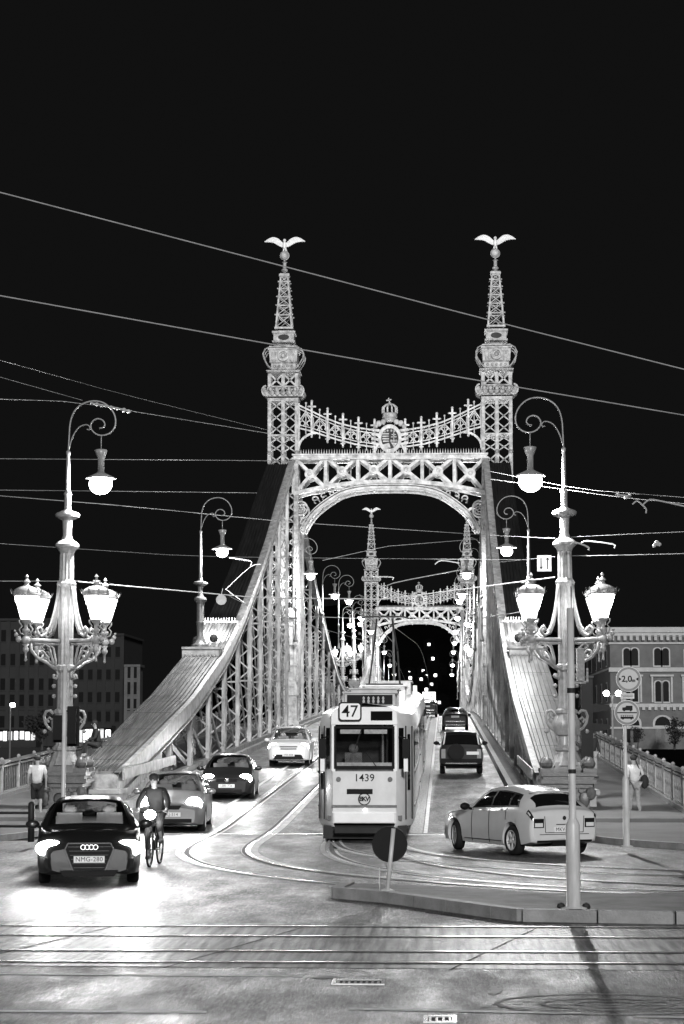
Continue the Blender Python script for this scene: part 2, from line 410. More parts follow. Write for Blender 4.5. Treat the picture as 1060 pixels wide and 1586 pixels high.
# the transverse double track on concrete slabs
def gl(x, y, z=0): v = G(x, y); return Vector((v.x, v.y, z))
m = MB(); a, b, c_, d = gl(-300, 1428), gl(1400, 1434), gl(1400, 1506), gl(-300, 1494)
a.z = b.z = c_.z = d.z = .004; m.add([d, c_, b, a], [(0, 1, 2, 3)]); struct(m.build('track_slab', SLAB))
for (ya, yb) in ((1433.5, 1438), (1448, 1454), (1471.5, 1477), (1489, 1494)):
    p, q = gl(-400, ya-.9), gl(1500, yb+1)
    m = MB(); m.add([(p.x, p.y-.04, .012), (q.x, q.y-.04, .012), (q.x, q.y+.04, .012), (p.x, p.y+.04, .012)], [(0, 1, 2, 3)]); struct(m.build('tram_rail', RAIL))
    m = MB(); m.add([(p.x, p.y-.16, .010), (q.x, q.y-.16, .010), (q.x, q.y-.055, .010), (p.x, p.y-.055, .010)], [(0, 1, 2, 3)]); struct(m.build('rail_groove', GROOVE))
m = MB()
for i in range(9):
    x0 = -12+i*3.2+random.uniform(-.8, .8); m.bar((x0, 23.2, .009), (x0+random.uniform(.8, 1.6), 28.0, .009), .018, .003, (0, 0, 1))
struct(m.build('slab_joint', mat('joint', .05, .8)))
# expansion joint of the bridge + small plates
m = MB(); m.box(-9.7, 2.4, 53.2, 53.32, .004, .016); m.box(-9.7, 2.4, 53.5, 53.62, .004, .016); struct(m.build('expansion_joint', RAIL))
m = MB(); m.box(-9.7, 2.4, 53.32, 53.5, .003, .008); struct(m.build('joint_gap', GROOVE))
# markings, patches and drain covers at the bottom of the picture
def gquad(x0, y0, x1, y1, h, name, mt, sk=0):
    m = MB(); a, b, c_, d = gl(x0, y1, h), gl(x1, y1+sk, h), gl(x1, y0+sk, h), gl(x0, y0, h); m.add([a, b, c_, d], [(0, 1, 2, 3)]); return struct(m.build(name, mt))
gquad(540, 1562, 900, 1565, .005, 'lane_line', PAINTW, 7); gquad(985, 1574, 1120, 1577, .005, 'lane_line', PAINTW, 2)
gquad(-60, 1565, 320, 1568, .005, 'lane_line', PAINTW, 2)
gquad(0, 1508, 470, 1510, .005, 'lane_line', PAINTW, 4)
PATCH = mat('tar_patch', .05, .95, var=.5, scale=4, spec=.03)
PATCHL = mat('light_patch', .12, .6, var=.3, scale=6)
def gblob(x0, y0, x1, y1, h, name, mt, seed):
    rnd = random.Random(seed); m = MB(); cx_, cy_ = (x0+x1)/2, (y0+y1)/2; pts = []
    for i in range(26):
        t = 2*PI*i/26; k = rnd.uniform(.55, 1.15); pts.append(gl(cx_+(x1-x0)/2*math.cos(t)*k, cy_+(y1-y0)/2*math.sin(t)*k, h))
    n = len(pts); m.add([tuple(gl(cx_, cy_, h))]+[tuple(p) for p in pts], [(0, i+1, (i+1) % n+1) for i in range(n)]); return struct(m.build(name, mt))
for i, q in enumerate(((757, 1528, 780, 1542), (815, 1532, 838, 1547), (480, 1512, 540, 1517))):
    gblob(*q, .006, 'light_road_patch', PATCHL, i+30)
m = MB()                                            # worn painted oval at the lower right
c0 = gl(940, 1556); 
for rx, ry in ((1.05, .75), (.62, .4), (.3, .18)):
    pts = [(c0.x+rx*math.cos(t*PI/14), c0.y+ry*math.sin(t*PI/14), .006) for t in range(29)]; m.strip(pts, .05, .002, (0, 0, 1))
for k_ in range(5): m.bar((c0.x-1.3+.1*k_, c0.y-.5+.22*k_, .006), (c0.x+.9+.1*k_, c0.y-.42+.2*k_, .006), .035, .002, (0, 0, 1))
struct(m.build('worn_marking', mat('worn_paint', .22, .7, var=.6, scale=12)))
def drain(x, y, wd, lab):
    c = gl(x, y); m = MB()
    t = thing('drain_cover', lab, 'drain cover', (c.x, c.y, .0))
    m.box(c.x-wd/2, c.x+wd/2, c.y-.22, c.y-.18, .004, .02); m.box(c.x-wd/2, c.x+wd/2, c.y+.18, c.y+.22, .004, .02)
    m.box(c.x-wd/2, c.x-wd/2+.04, c.y-.18, c.y+.18, .004, .02); m.box(c.x+wd/2-.04, c.x+wd/2, c.y-.18, c.y+.18, .004, .02)
    m.build('frame', RAIL, t)
    g = MB(); n = int(wd/.06)
    for i in range(1, n): g.box(c.x-wd/2+i*.06-.012, c.x-wd/2+i*.06+.012, c.y-.178, c.y+.178, .004, .015)
    g.build('grate', IRONL, t)
    b = MB(); b.box(c.x-wd/2+.03, c.x+wd/2-.03, c.y-.185, c.y+.185, .0015, .003); b.build('gutter', GROOVE, t)
drain(556, 1523, .55, 'long iron drain grate in the road, left of the centre line')
drain(682, 1581, .3, 'small iron drain cover at the very bottom of the picture')
# traffic island
IS = [gl(522, 1391, 0), gl(600, 1398), gl(700, 1412), gl(770, 1422), gl(810, 1427), gl(1045, 1431), gl(1400, 1432), gl(1400, 1402), gl(1060, 1398), gl(860, 1398), gl(640, 1384), gl(540, 1382)]
isl = pave_poly([(p.x, p.y) for p in IS], 'traffic_island', .14).build('traffic_island', mat('island_paving', .15, .7, var=.4, scale=2, bump=.6, bscale=30)); struct(isl)
m = MB()
pts = [IS[-1]]+IS[:7]
lens = 0
for a, b in zip(pts, pts[1:]):
    n = max(1, round((b-a).length/1.0))
    for i in range(n):
        p, q = a.lerp(b, i/n+.006), a.lerp(b, (i+1)/n-.006); m.bar((p.x, p.y, .085), (q.x, q.y, .085), .2, .17, (0, 0, 1))
struct(m.build('island_kerb', KERB))
# ---------------------------------------------------------------- the bridge
bridge = thing('steel_bridge', 'long ornate steel cantilever bridge with two lit portals topped by winged birds', 'bridge', (AX, Y0, 0))
# --- trusses
def truss(sx):
    xi = AX+sx*6.45; xo = AX+sx*7.25
    ysc = [64+6.4167*i for i in range(13)]
    ysm = [141+175/20*i for i in range(1, 21)]
    yse = [316+7.0*i for i in range(1, 12)]
    m = MB(); cy = [float(v) for v in np.arange(64, 393.1, 2.6)]
    rows = []
    for y in cy:
        z = chordz(y); w_ = .8 if y < 101 or y > 356 else .34; xq = xi+sx*w_; rows.append([(xi, y, z-.55), (xi, y, z), (xi+sx*.06, y, z+.04), (xq-sx*.06, y, z+.04), (xq, y, z), (xq, y, z-.55), (xi, y, z-.55)])
    m.grid(rows)
    m.add(rows[0][:6], [(0, 1, 2, 3, 4, 5)])
    # projecting flange strips along the chord edges and the lower chord
    m.grid([[(xi-sx*.07, y, chordz(y)+.05), (xi-sx*.07, y, chordz(y)+.11), (xi+sx*.1, y, chordz(y)+.11), (xi+sx*.1, y, chordz(y)+.05)] for y in cy])
    m.grid([[(xi-sx*.06, y, chordz(y)-.66), (xi-sx*.06, y, chordz(y)-.6), (xi+sx*.1, y, chordz(y)-.6)] for y in cy])
    m.grid([[(xi-sx*.03, y, deckz(y)+.14), (xi-sx*.03, y, deckz(y)+.34), (xi+sx*.25, y, deckz(y)+.34), (xi+sx*.25, y, deckz(y)+.14)] for y in cy])
    t = m.build('truss', STEEL, bridge)
    def post(y, big=False):
        z0, z1 = deckz(y)+.1, chordz(y)-.6
        if z1-z0 < .5: return
        m = MB(); d = .42 if not big else .8
        for x in (xi, xo-sx*.14):
            for yy in (y-d/2, y+d/2): m.box(min(x, x+sx*.17), max(x, x+sx*.17), yy-.035, yy+.035, z0, z1)
            m.box(min(x, x+sx*.03), max(x, x+sx*.03), y-d/2, y+d/2, z0, z1) if x == xi and int(y) % 2 else None
        h = z1-z0; n = max(2, round(h/.55)); dz = h/n; xa, xb = xi+sx*.07, xo-sx*.07
        for i in range(n):
            p, q = (xa, xb) if i % 2 else (xb, xa)
            m.bar((p, y-d/2-.03, z0+i*dz), (q, y-d/2-.03, z0+(i+1)*dz), .07, .025)
            a, b = (y-d/2, y+d/2) if i % 2 else (y+d/2, y-d/2)
            m.bar((xi-sx*.02, a, z0+i*dz), (xi-sx*.02, b, z0+(i+1)*dz), .07, .025, (1, 0, 0))
        for i in range(0, n+1, 6): m.box(min(xa, xb)-.1, max(xa, xb)+.1, y-d/2-.05, y+d/2+.04, z0+i*dz-.04, z0+i*dz+.04)
        m.build('vertical', STEELV, t)
    allp = ysc+ysm+yse
    for y in allp:
        if abs(y-YT) > 1 and abs(y-YT2) > 1: post(y)
    def diag(y0, z0, y1, z1):
        m = MB(); x = xi+sx*.25
        for dx in (0, .45*sx):
            m.bar((x+dx, y0, z0), (x+dx, y1, z1), .22, .06, (1, 0, 0))
        L = math.hypot(y1-y0, z1-z0); n = max(2, int(L/1.1))
        for i in range(n):
            a, b = i/n, (i+1)/n; xa, xb = (x, x+.45*sx) if i % 2 else (x+.45*sx, x)
            m.bar((xa, y0+(y1-y0)*a, z0+(z1-z0)*a), (xb, y0+(y1-y0)*b, z0+(z1-z0)*b), .06, .03)
        m.build('diagonal', STEELD, t)
    for a, b in zip(ysc, ysc[1:]):
        diag(a, chordz(a)-.6, b, deckz(b)+.4)
    pm = [141]+ysm
    for a, b in zip(pm, pm[1:]):
        if b < 230: diag(a, chordz(a)-.6, b, deckz(b)+.4)
        else: diag(a, deckz(a)+.4, b, chordz(b)-.6)
    # wide ribbed sheet on the anchor arm
    xs0, xs1 = AX+sx*6.62, AX+sx*8.2
    cyy = [float(v) for v in np.arange(64.2, 102.1, 1.35)]
    m = MB(); rows = []; nr = 9
    for y in cyy:
        wy = min(1, .72+.28*(y-64)/18); x1 = xs0+(xs1-xs0)*wy; row = [(xs0, y, chordz(y)+.02)]
        for i in range(nr):
            a = xs0+(x1-xs0)*i/nr; d = (x1-xs0)/nr
            row += [(a+d*.1, y, chordz(y)+.13), (a+d*.62, y, chordz(y)+.13), (a+d*.68, y, chordz(y)+.19), (a+d*.86, y, chordz(y)+.19), (a+d*.92, y, chordz(y)+.13)]
        row += [(x1, y, chordz(y)+.13), (x1, y, chordz(y)-.35), (xs0, y, chordz(y)-.35)]
        rows.append(row)
    m.grid(rows)
    m.add(rows[0], [tuple(range(len(rows[0])))])
    e = rows[-1]; m.add([e[0], e[-3], e[-2], e[-1]], [(0, 1, 2, 3)])
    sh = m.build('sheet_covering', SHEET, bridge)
    for y in (66.4, 69.5, 73.5, 78, 81.5, 83.2, 89): 
        j = MB(); j.add([(xs0, y, chordz(y)+.2), (xs1-.1*sx-(0.3*sx if y < 78 else 0), y, chordz(y)+.2), (xs1-.1*sx-(0.3*sx if y < 78 else 0), y+.09, chordz(y+.09)+.2), (xs0, y+.09, chordz(y+.09)+.2)], [(0, 1, 2, 3)]); j.build('seam', DARKM, sh)
    l = MB(); zc = chordz(95)
    l.box(min(xs0, xs1+.1*sx), max(xs0, xs1+.1*sx), 94.4, 95.6, zc-.1, zc+.32); l.box(min(xs0, xs1)-.1, max(xs0, xs1)+.1, 94.2, 95.8, zc+.32, zc+.42)
    l.build('lamp_plinth', STEEL, sh)
    r = MB(); zc = chordz(102); r.tube([(xs0-.1*sx, 102.2, zc+.22), (xs1+.05*sx, 102.2, zc+.22)], .045, 6)
    for i in range(12): x = xs0+(xs1-xs0)*(i+.5)/12; r.bar((x, 102.2, zc+.1), (x, 102.2, zc+.42), .02, .02)
    r.build('guard_rail', STEEL, bridge)
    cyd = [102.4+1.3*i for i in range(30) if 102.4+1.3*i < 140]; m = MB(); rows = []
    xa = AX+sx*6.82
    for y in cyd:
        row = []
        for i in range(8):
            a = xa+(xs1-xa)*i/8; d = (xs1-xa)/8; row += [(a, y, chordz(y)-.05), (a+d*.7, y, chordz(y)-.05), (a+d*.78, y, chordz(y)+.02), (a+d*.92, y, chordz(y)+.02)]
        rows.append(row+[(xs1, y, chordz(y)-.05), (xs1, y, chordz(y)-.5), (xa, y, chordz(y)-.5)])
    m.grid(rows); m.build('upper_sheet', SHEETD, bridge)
    # anchor masonry at the truss foot
    a = MB(); a.box(min(xi-.2*sx, xo+.9*sx), max(xi-.2*sx, xo+.9*sx), 62.6, 64.6, 0, .75); a.box(min(xi-.3*sx, xo+sx), max(xi-.3*sx, xo+sx), 62.5, 64.7, .75, .88)
    a.build('anchor_block', STONE, bridge)
    for y, z, q in ((65.2, .35, 0),):
        g = MB(); g.bar((xi-.12*sx, 64.4, 1.3), (xi-.12*sx, 77, chordz(77)-1.4), .34, .05, (1, 0, 0)); g.build('brace', STEEL, bridge)
    gp = MB()
    gp.grid([[(xi-.10*sx, y, chordz(y)-.55), (xi-.10*sx, y, chordz(y)-1.15), (xi+.12*sx, y, chordz(y)-1.15), (xi+.12*sx, y, chordz(y)-.55)] for y in [64.5+i*.9 for i in range(11)]])
    for i in range(20): gp.ball((xi-.11*sx, 64.7+i*.44, chordz(64.7+i*.44)-.85), .04, 6)
    gp.build('gusset', STEEL2, bridge)
truss(-1); truss(1)

# --- portal, built once at the near tower
cx = AX
def X(px): return P(px, 700, YT).x
def Z(py): return P(605, py, YT).z
cx = (X(458)+X(752))/2
def portal_frame(parent):
    m = MB()
    for yo, k in ((-.9, 0), (.9, 1)):
        y = YT+yo
        zt, ztb = Z(705.5), Z(713); xl, xr = X(456.5), X(753.5)
        m.box(xl, xr, y-.2, y+.2, ztb, zt-.1); m.box(xl-.1, xr+.1, y-.28, y+.28, zt-.1, zt); m.box(xl-.1, xr+.1, y-.26, y+.26, ztb-.05, ztb+.05)
        # lower chord
        def bc(t): return Z(748.5+18.5*abs(t)**2.2)
        ts = [i/18-1 for i in range(37)]
        pts = [Vector((cx+t*(xr-xl)/2, y, bc(t))) for t in ts]
        m.strip(pts, .27, .4)
        # verticals and X bracing
        n = 6
        for i in range(n+1):
            x = xl+(xr-xl)*i/n; t = (x-cx)/((xr-xl)/2); m.box(x-.11, x+.11, y-.13, y+.13, bc(t), ztb)
            if i < n:
                x2 = xl+(xr-xl)*(i+1)/n; t2 = (x2-cx)/((xr-xl)/2)
                p, q, a, b = Vector((x+.15, y, ztb)), Vector((x2-.15, y, bc(t2)+.1)), Vector((x2-.15, y, ztb)), Vector((x+.15, y, bc(t)+.1))
                m.bar(p, q, .22, .12); m.bar(a, b, .21, .15)
                s = ((p.z+a.z)/2*1.0); 
                c = (p+q+a+b)/4
                m.disc(c, .28, -.14, .14, 14); m.disc(c, .34, -.10, .10, 14); m.ball(c+Vector((0, -.14, 0)), .16, 8)
        # arch ring
        half = [(605, 757), (575, 757.5), (550, 760.5), (528, 767), (507, 780), (490, 794), (479, 808), (470.5, 824)]
        rp = [Vector((X(px), y, Z(py))) for px, py in half]
        full = [Vector((2*cx-p.x, p.y, p.z)) for p in reversed(rp)]+rp[1:] if False else None
        left = catmull([Vector((p.x-cx, y, p.z)) for p in rp], 5)
        for s in (-1, 1):
            pp = [Vector((cx-s*p.x, y, p.z)) for p in left]
            m.strip(pp, .16, .3); 
            nrm = []
            for i, p in enumerate(pp):
                d = (pp[min(i+1, len(pp)-1)]-pp[max(i-1, 0)]).normalized(); u = Vector((-d.z, 0, d.x));  u = u if u.z > 0 else -u; nrm.append(u)
            m.strip([p+u*.17 for p, u in zip(pp, nrm)], .06, .6); m.strip([p-u*.15 for p, u in zip(pp, nrm)], .06, .62)
            for i in range(4, len(pp), 6):
                if yo < 0: m.ball(pp[i]-nrm[i]*.28, .11, 6)
            # corner ornament: roundel and scrolls
            c = Vector((cx+s*(X(467.5)-cx)*-1 if False else cx-s*(cx-X(467.5)), y, Z(789)))
            m.disc(c, .52, -.12, .12, 22, .42); m.disc(c, .30, -.06, .06, 16, .24)
            for k2 in range(5):
                a = k2*2*PI/5+.3; m.ball(c+Vector((.14*math.cos(a), -.05, .14*math.sin(a))), .065, 6)
            for (ox, oz, r0, a0, a1) in ((.95, .62, .26, 0, 4.6), (1.55, .85, .22, 1, 5.6), (.2, -.95, .24, 2, 7), (.1, -1.5, .2, 0, 5), (2.1, 1.0, .18, 0, 5)):
                sp = spiral(c.x+s*-ox*-1 if s < 0 else c.x-ox, c.z+oz, r0, .06, a0, a1, y, 12) if False else [Vector((c.x+(-s)*-1*0+(ox+dx)*(1 if s > 0 else -1)*(1), y, c.z+oz+dz)) for dx, dz in [((r0-(r0-.06)*i/12)*math.cos(a0+(a1-a0)*i/12), (r0-(r0-.06)*i/12)*math.sin(a0+(a1-a0)*i/12)) for i in range(13)]]
                m.strip(sp, .09, .12)
            m.bar((cx-s*(cx-X(459)), y, Z(772)), (cx-s*(cx-X(459)), y, Z(830)), .2, .3)
    # top deck lattice between front and back
    m.box(X(457), X(753), YT-.7, YT+.7, Z(705.5)-.14, Z(705.5)-.1)
    for i in range(8):
        x = X(462)+(X(748)-X(462))*i/7; m.bar((x, YT-.8, Z(752)), (x, YT+.8, Z(713)), .1, .1, (1, 0, 0))
    o = m.build('portal_beam', STEEL, parent)
    d = MB()
    n = 74
    for i in range(n):
        x = X(460)+(X(750)-X(460))*i/(n-1)
        for yy in (YT-1.0,): d.add([(x-.045, yy-.05, Z(705.5)), (x+.045, yy-.05, Z(705.5)), (x+.045, yy+.05, Z(705.5)), (x-.045, yy+.05, Z(705.5)), (x, yy, Z(697.5))], [(0, 1, 4), (1, 2, 4), (2, 3, 4), (3, 0, 4), (3, 2, 1, 0)])
    d.build('spike_row', STEEL2, o)
    return o
def cresting(parent):
    y = YT-.7
    # upper and lower sagging rails (t = 0 at the pylon, 1 at the shield)
    tops = [(463, 628.5), (483, 638), (503, 648), (525, 657), (552, 664), (575, 667.5), (592, 669)]
    bots = [(463, 664), (483, 669), (503, 676), (525, 683), (552, 690), (575, 693.5), (592, 694.5)]
    def fz(tab, u): return Z(float(np.interp(u, [a for a, b in tab], [b for a, b in tab])))
    outs = []
    for s in (-1, 1):
        m = MB()
        def xx(u): return cx+s*(cx-X(u))*1.0 if s > 0 else X(u)
        us = [463+ (592-463)*i/22 for i in range(23)]
        for tab, o_, w_ in ((tops, 0, .10), (tops, -.22, .06), (bots, .22, .06), (bots, 0, .10)):
            m.strip([Vector((xx(u), y, fz(tab, u)+o_)) for u in us], w_, .12)
        pu = [484, 508.5, 532.3, 556.3, 581]
        for i, u in enumerate(pu):
            zt, zb = fz(tops, u), fz(bots, u)
            m.box(xx(u)-.07, xx(u)+.07, y-.09, y+.09, zb-.30, zt+.62)
            m.box(xx(u)-.22, xx(u)+.22, y-.05, y+.05, zt+.28, zt+.38); m.ball((xx(u), y, zt+.70), .10, 6)
            m.ball((xx(u)-.24, y, zt+.33), .07, 6); m.ball((xx(u)+.24, y, zt+.33), .07, 6)
            m.box(xx(u)-.16, xx(u)+.16, y-.05, y+.05, zb-.2, zb-.13); m.ball((xx(u), y, zb-.38), .08, 6)
        edges = [466]+pu
        for a, b in zip(edges, edges[1:]):
            for k_ in (0, 1):
                u0, u1 = a+(b-a)*k_/2, a+(b-a)*(k_+1)/2; um = (u0+u1)/2
            um = (a+b)/2; zt, zb = fz(tops, um)-.2, fz(bots, um)+.2; zm = zb+(zt-zb)*.45
            m.bar((xx(um), y, zb-.45), (xx(um), y, zt+.55), .05, .06); m.ball((xx(um), y, zt+.58), .08, 6); m.ball((xx(um), y, zb-.46), .06, 6)
            for q in (-1, 1):
                xe = xx(um)+q*.42
                m.bar((xx(um), y, zt), (xe, y, zm), .07, .06); m.bar((xe, y, zb), (xe, y, zt+.05), .035, .05)
                m.strip([Vector((xx(um)+q*(.24+.17*math.cos(t)), y, zb+.25+.17*math.sin(t))) for t in [i*.6-1 for i in range(10)]], .06, .06)
                m.bar((xx(um)+q*.30, y, zb+.4), (xx(um)+q*.05, y, zt-.2), .05, .06)
        # small quarter arch at the pylon
        m.strip([Vector((xx(464)+(-s)*(1.2-1.2*math.cos(t)), y, Z(696)+ (Z(672)-Z(696))*math.sin(t))) for t in [i*PI/16 for i in range(9)]], .14, .14)
        m.bar((xx(463.5), y, Z(700)), (xx(463.5), y, Z(626)), .14, .2)
        outs.append(m.build('cresting', STEEL, parent))
    return outs
def coat_of_arms(parent):
    y = YT-.85; c = Vector((cx, y, Z(682)))
    m = MB(); m.disc(c, .98, -.08, .1, 28, .72, .82); m.disc(c, .80, -.02, .1, 28, 0, .82)
    # scroll supports and side wings
    for s in (-1, 1):
        for j in range(4): m.bar((c.x+s*.72, y-.05, c.z+.55-.32*j), (c.x+s*1.25, y-.05, c.z+.62-.30*j), .17, .12)
        m.strip([Vector((c.x+s*a, y-.05, c.z+b)) for a, b in ((.8, -.3), (.95, -.75), (1.15, -1.05), (1.45, -1.2))], .13, .14)
        m.strip([Vector((c.x+s*a, y-.05, c.z+b)) for a, b in ((.55, -.95), (.35, -1.15), (.1, -1.25))], .2, .14)
        m.ball((c.x+s*.75, y, c.z+1.05), .22, 8); m.ball((c.x+s*.95, y, c.z+.85), .15, 8); m.ball((c.x+s*.45, y, c.z+1.15), .2, 8); m.ball((c.x+s*.5, y-.05, c.z-1.1), .17, 8)
    m.box(c.x-.22, c.x+.22, y-.1, y+.1, c.z-1.35, c.z-.9)
    o = m.build('coat_of_arms', STEEL, parent)
    f = MB(); f.disc(c+Vector((0, -.03, 0)), .70, 0, .03, 24, 0, .84); f.build('field', DARKM, o)
    q = MB()
    for j in range(4): q.box(c.x-.52+.05*(j == 3), c.x-.06, y-.09, y-.03, c.z+.28-.17*j, c.z+.37-.17*j)
    q.box(c.x+.24, c.x+.30, y-.09, y-.03, c.z-.12, c.z+.42); q.box(c.x+.12, c.x+.42, y-.09, y-.03, c.z+.24, c.z+.30); q.box(c.x+.08, c.x+.46, y-.09, y-.03, c.z+.08, c.z+.14)
    for a in (.1, .27, .44): q.ball((c.x+a, y-.04, c.z-.16), .1, 8)
    for a, b in ((-.35, .5), (-.15, .55), (.1, .55), (.3, .5)): q.ball((c.x+a, y-.05, c.z+b), .09, 6)
    q.prism([(c.x-.5, c.z-.42), (c.x-.05, c.z-.30), (c.x+.05, c.z-.62), (c.x-.25, c.z-.66)], y-.08, y-.03); q.prism([(c.x+.08, c.z-.28), (c.x+.5, c.z-.3), (c.x+.3, c.z-.62)], y-.08, y-.03)
    q.build('charge', STEEL2, o)
    k = MB(); zc = Z(650)
    k.lathe(c.x, y, [(.50, zc), (.52, zc+.05), (.50, zc+.25), (.56, zc+.3), (.50, zc+.32)], 16)
    for i in range(10):
        a = 2*PI*i/10; x0, y0 = c.x+.5*math.cos(a), y+.3*math.sin(a)
        k.strip([Vector((x0, y0, zc+.3)), Vector((x0*.98+c.x*.02, y0, zc+.72)), Vector(((x0+c.x)/2, (y0+y)/2, zc+.92)), Vector((c.x, y, zc+.95))], .09, .09)
        k.ball((x0, y0, zc+.5), .07, 6)
    k.ball((c.x, y, zc+.98), .12, 8); k.bar((c.x+.0, y, zc+1.0), (c.x-.08, y, zc+1.38), .07, .07); k.bar((c.x-.24, y, zc+1.2), (c.x+.12, y, zc+1.27), .07, .07)
    k.lathe(c.x, y, [(.30, zc-.25), (.46, zc)], 12)
    k.build('crown', STEEL2, o)
    return o
def lattice_face(m, p0, p1, z0, z1, n, wpost=.16, wl=.11, cell=None, t=.1, brace=True):
    # rectangular lattice panel between plan points p0,p1; n bays with X bracing
    p0, p1 = Vector(p0), Vector(p1); nv = (p1-p0).cross(Vector((0, 0, 1))).normalized()
    for i in range(n):
        p = p0.lerp(p1, i/n); m.bar(p+Vector((0, 0, z0)), p+Vector((0, 0, z1)), wpost, wpost, nv)
    if not brace: return
    w_ = (p1-p0).length/n; cell = cell or w_; k = max(1, round((z1-z0)/cell)); dz = (z1-z0)/k
    for i in range(n):
        a, b = p0.lerp(p1, i/n), p0.lerp(p1, (i+1)/n)
        for j in range(k):
            za, zb = z0+j*dz, z0+(j+1)*dz
            m.bar(a+Vector((0, 0, za)), b+Vector((0, 0, zb)), wl, t, nv); m.bar(b+Vector((0, 0, za)), a+Vector((0, 0, zb)), wl, t, nv)
def pylon(s, parent):
    pc = Vector((cx+s*(X(770)-cx), YT, 0)); h = .93
    m = MB()
    def sq(z0, z1, n, hh, wp=.17, wl=.1, cell=None):
        c = [pc+Vector((a*hh, b*hh, 0)) for a, b in ((-1, -1), (1, -1), (1, 1), (-1, 1))]
        for i in range(4): lattice_face(m, c[i], c[(i+1) % 4], z0, z1, n, wp, wl, cell, t=.1, brace=(i == 0))
    def slab(z0, z1, hh): m.box(pc.x-hh, pc.x+hh, pc.y-hh, pc.y+hh, z0, z1)
    zd = deckz(YT)
    # leg below
    for a in (-1, 0, 1):
        for b in (-1, 1): m.box(pc.x+a*h-.12, pc.x+a*h+.12, pc.y+b*h-.12, pc.y+b*h+.12, zd, Z(705))
    sq(zd+2.6, Z(706), 2, h, .2, .09, .8)
    m.box(pc.x-s*h-.16, pc.x-s*h+.16, pc.y-h-.3, pc.y+h+.2, zd+2.4, Z(770))
    # body above the beam
    sq(Z(703), Z(675), 2, h, .22, .07, .75); sq(Z(675), Z(622), 2, h, .24, .07, .85)
    for py, hh in ((676, 1.0), (622, 1.03), (620, 1.06)): slab(Z(py)-.06, Z(py)+.06, hh)
    for a in (-1, 0, 1): m.ball((pc.x+a*h, pc.y-h-.1, Z(703)), .16, 6)
    # ornamented capital
    slab(Z(616), Z(613), 1.05)
    for a in np.linspace(-1.15, 1.15, 7):
        for yy in (-1.12, 1.12):
            m.ball((pc.x+a, pc.y+yy, Z(611)), .19, 8); m.ball((pc.x+a*1.1, pc.y+yy*1.08, Z(606)), .16, 6)
        for xx_ in (-1.12, 1.12): m.ball((pc.x+xx_*1.12, pc.y+a, Z(608)), .2, 8)
    for s2 in (-1, 1): m.strip([Vector((pc.x+s2*(1.15+.28*math.sin(t)), pc.y-1.1, Z(608)+.35*math.cos(t))) for t in [i*.5 for i in range(9)]], .1, .3)
    sq(Z(612), Z(602), 2, h+.05, .2, .08, .5); sq(Z(601), Z(581), 2, h, .24, .12, .93)
    slab(Z(601)-.05, Z(601)+.05, 1.02); slab(Z(579), Z(577), 1.08); slab(Z(577), Z(576), 1.16)
    for i in range(14):
        a = -1.05+2.1*i/13; m.ball((pc.x+a, pc.y-1.12, Z(577.5)), .07, 6)
    # inverted crown-shaped box
    prof = [(.80, Z(575)), (.86, Z(572)), (.84, Z(565)), (.95, Z(563)), (.93, Z(561.5)), (.98, Z(545)), (1.06, Z(544)), (1.06, Z(541.5)), (.92, Z(540)), (.90, Z(539))]
    base = len(m.v)
    rows = [[(pc.x+a*hh, pc.y+b*hh, z) for a, b in ((-1, -1), (1, -1), (1, 1), (-1, 1), (-1, -1))] for hh, z in prof]
    m.grid(rows); slab(Z(539)-.02, Z(538), .98)
    m.disc((pc.x, pc.y-.97, Z(553)), .40, -.12, .05, 18, .27); m.ball((pc.x, pc.y-.98, Z(553)), .17, 10)
    for a in (-.80, -.55, .55, .80): m.bar((pc.x+a*.9, pc.y-1.0, Z(561)), (pc.x+a, pc.y-1.02, Z(545)), .05, .08)
    for a in (-.6, -.3, 0, .3, .6): m.ball((pc.x+a, pc.y-.9, Z(569)), .09, 6)
    for s2 in (-1, 1):
        for yy in (-.95, 0, .95):
            m.tube([Vector((pc.x+s2*a, pc.y+yy, z)) for a, z in ((.85, Z(573)), (1.08, Z(567)), (1.34, Z(557)), (1.40, Z(550)), (1.26, Z(543)), (1.02, Z(540)), (.9, Z(542)))], .045, 6)
    # small box and spire
    slab(Z(537), Z(531), .42)
    slab(Z(530), Z(517), .70); slab(Z(531), Z(529), .78); slab(Z(517), Z(514), .80)
    slab(Z(514), Z(511), .4)
    hb, ht = .54, .24; z0, z1 = Z(507), Z(428)
    slab(Z(510), Z(507), .64); slab(Z(427), Z(423.5), .36); slab(Z(423.5), Z(422.5), .30)
    lev = [0, .24, .43, .6, .76, .9, 1.0]
    for i in range(4):
        a = [(-1, -1), (1, -1), (1, 1), (-1, 1)]
        (ax_, ay), (bx_, by) = a[i], a[(i+1) % 4]
        def pt(q, f): hh = hb+(ht-hb)*f; return Vector((pc.x+q[0]*hh, pc.y+q[1]*hh, z0+(z1-z0)*f))
        m.bar(pt(a[i], 0), pt(a[i], 1), .12, .12)
        nv = Vector((ax_+bx_, ay+by, 0))
        for f0, f1 in zip(lev, lev[1:]):
            m.bar(pt(a[i], f0), pt(a[(i+1) % 4], f1), .05, .05, nv); m.bar(pt(a[(i+1) % 4], f0), pt(a[i], f1), .05, .05, nv); m.bar(pt(a[i], f1), pt(a[(i+1) % 4], f1), .08, .1, nv)
        for f in lev[1:-1]: m.ball(pt(a[i], f)*1.0+Vector((a[i][0]*.12, a[i][1]*.12, 0)), .07, 6)
    m.lathe(pc.x, pc.y, [(.16, Z(422.5)), (.10, Z(420)), (.22, Z(418)), (.22, Z(416)), (.12, Z(414)), (.12, Z(406)), (.20, Z(404.5)), (.06, Z(403)), (.06, Z(401))], 10)
    o = m.build('pylon', STEELD, parent)
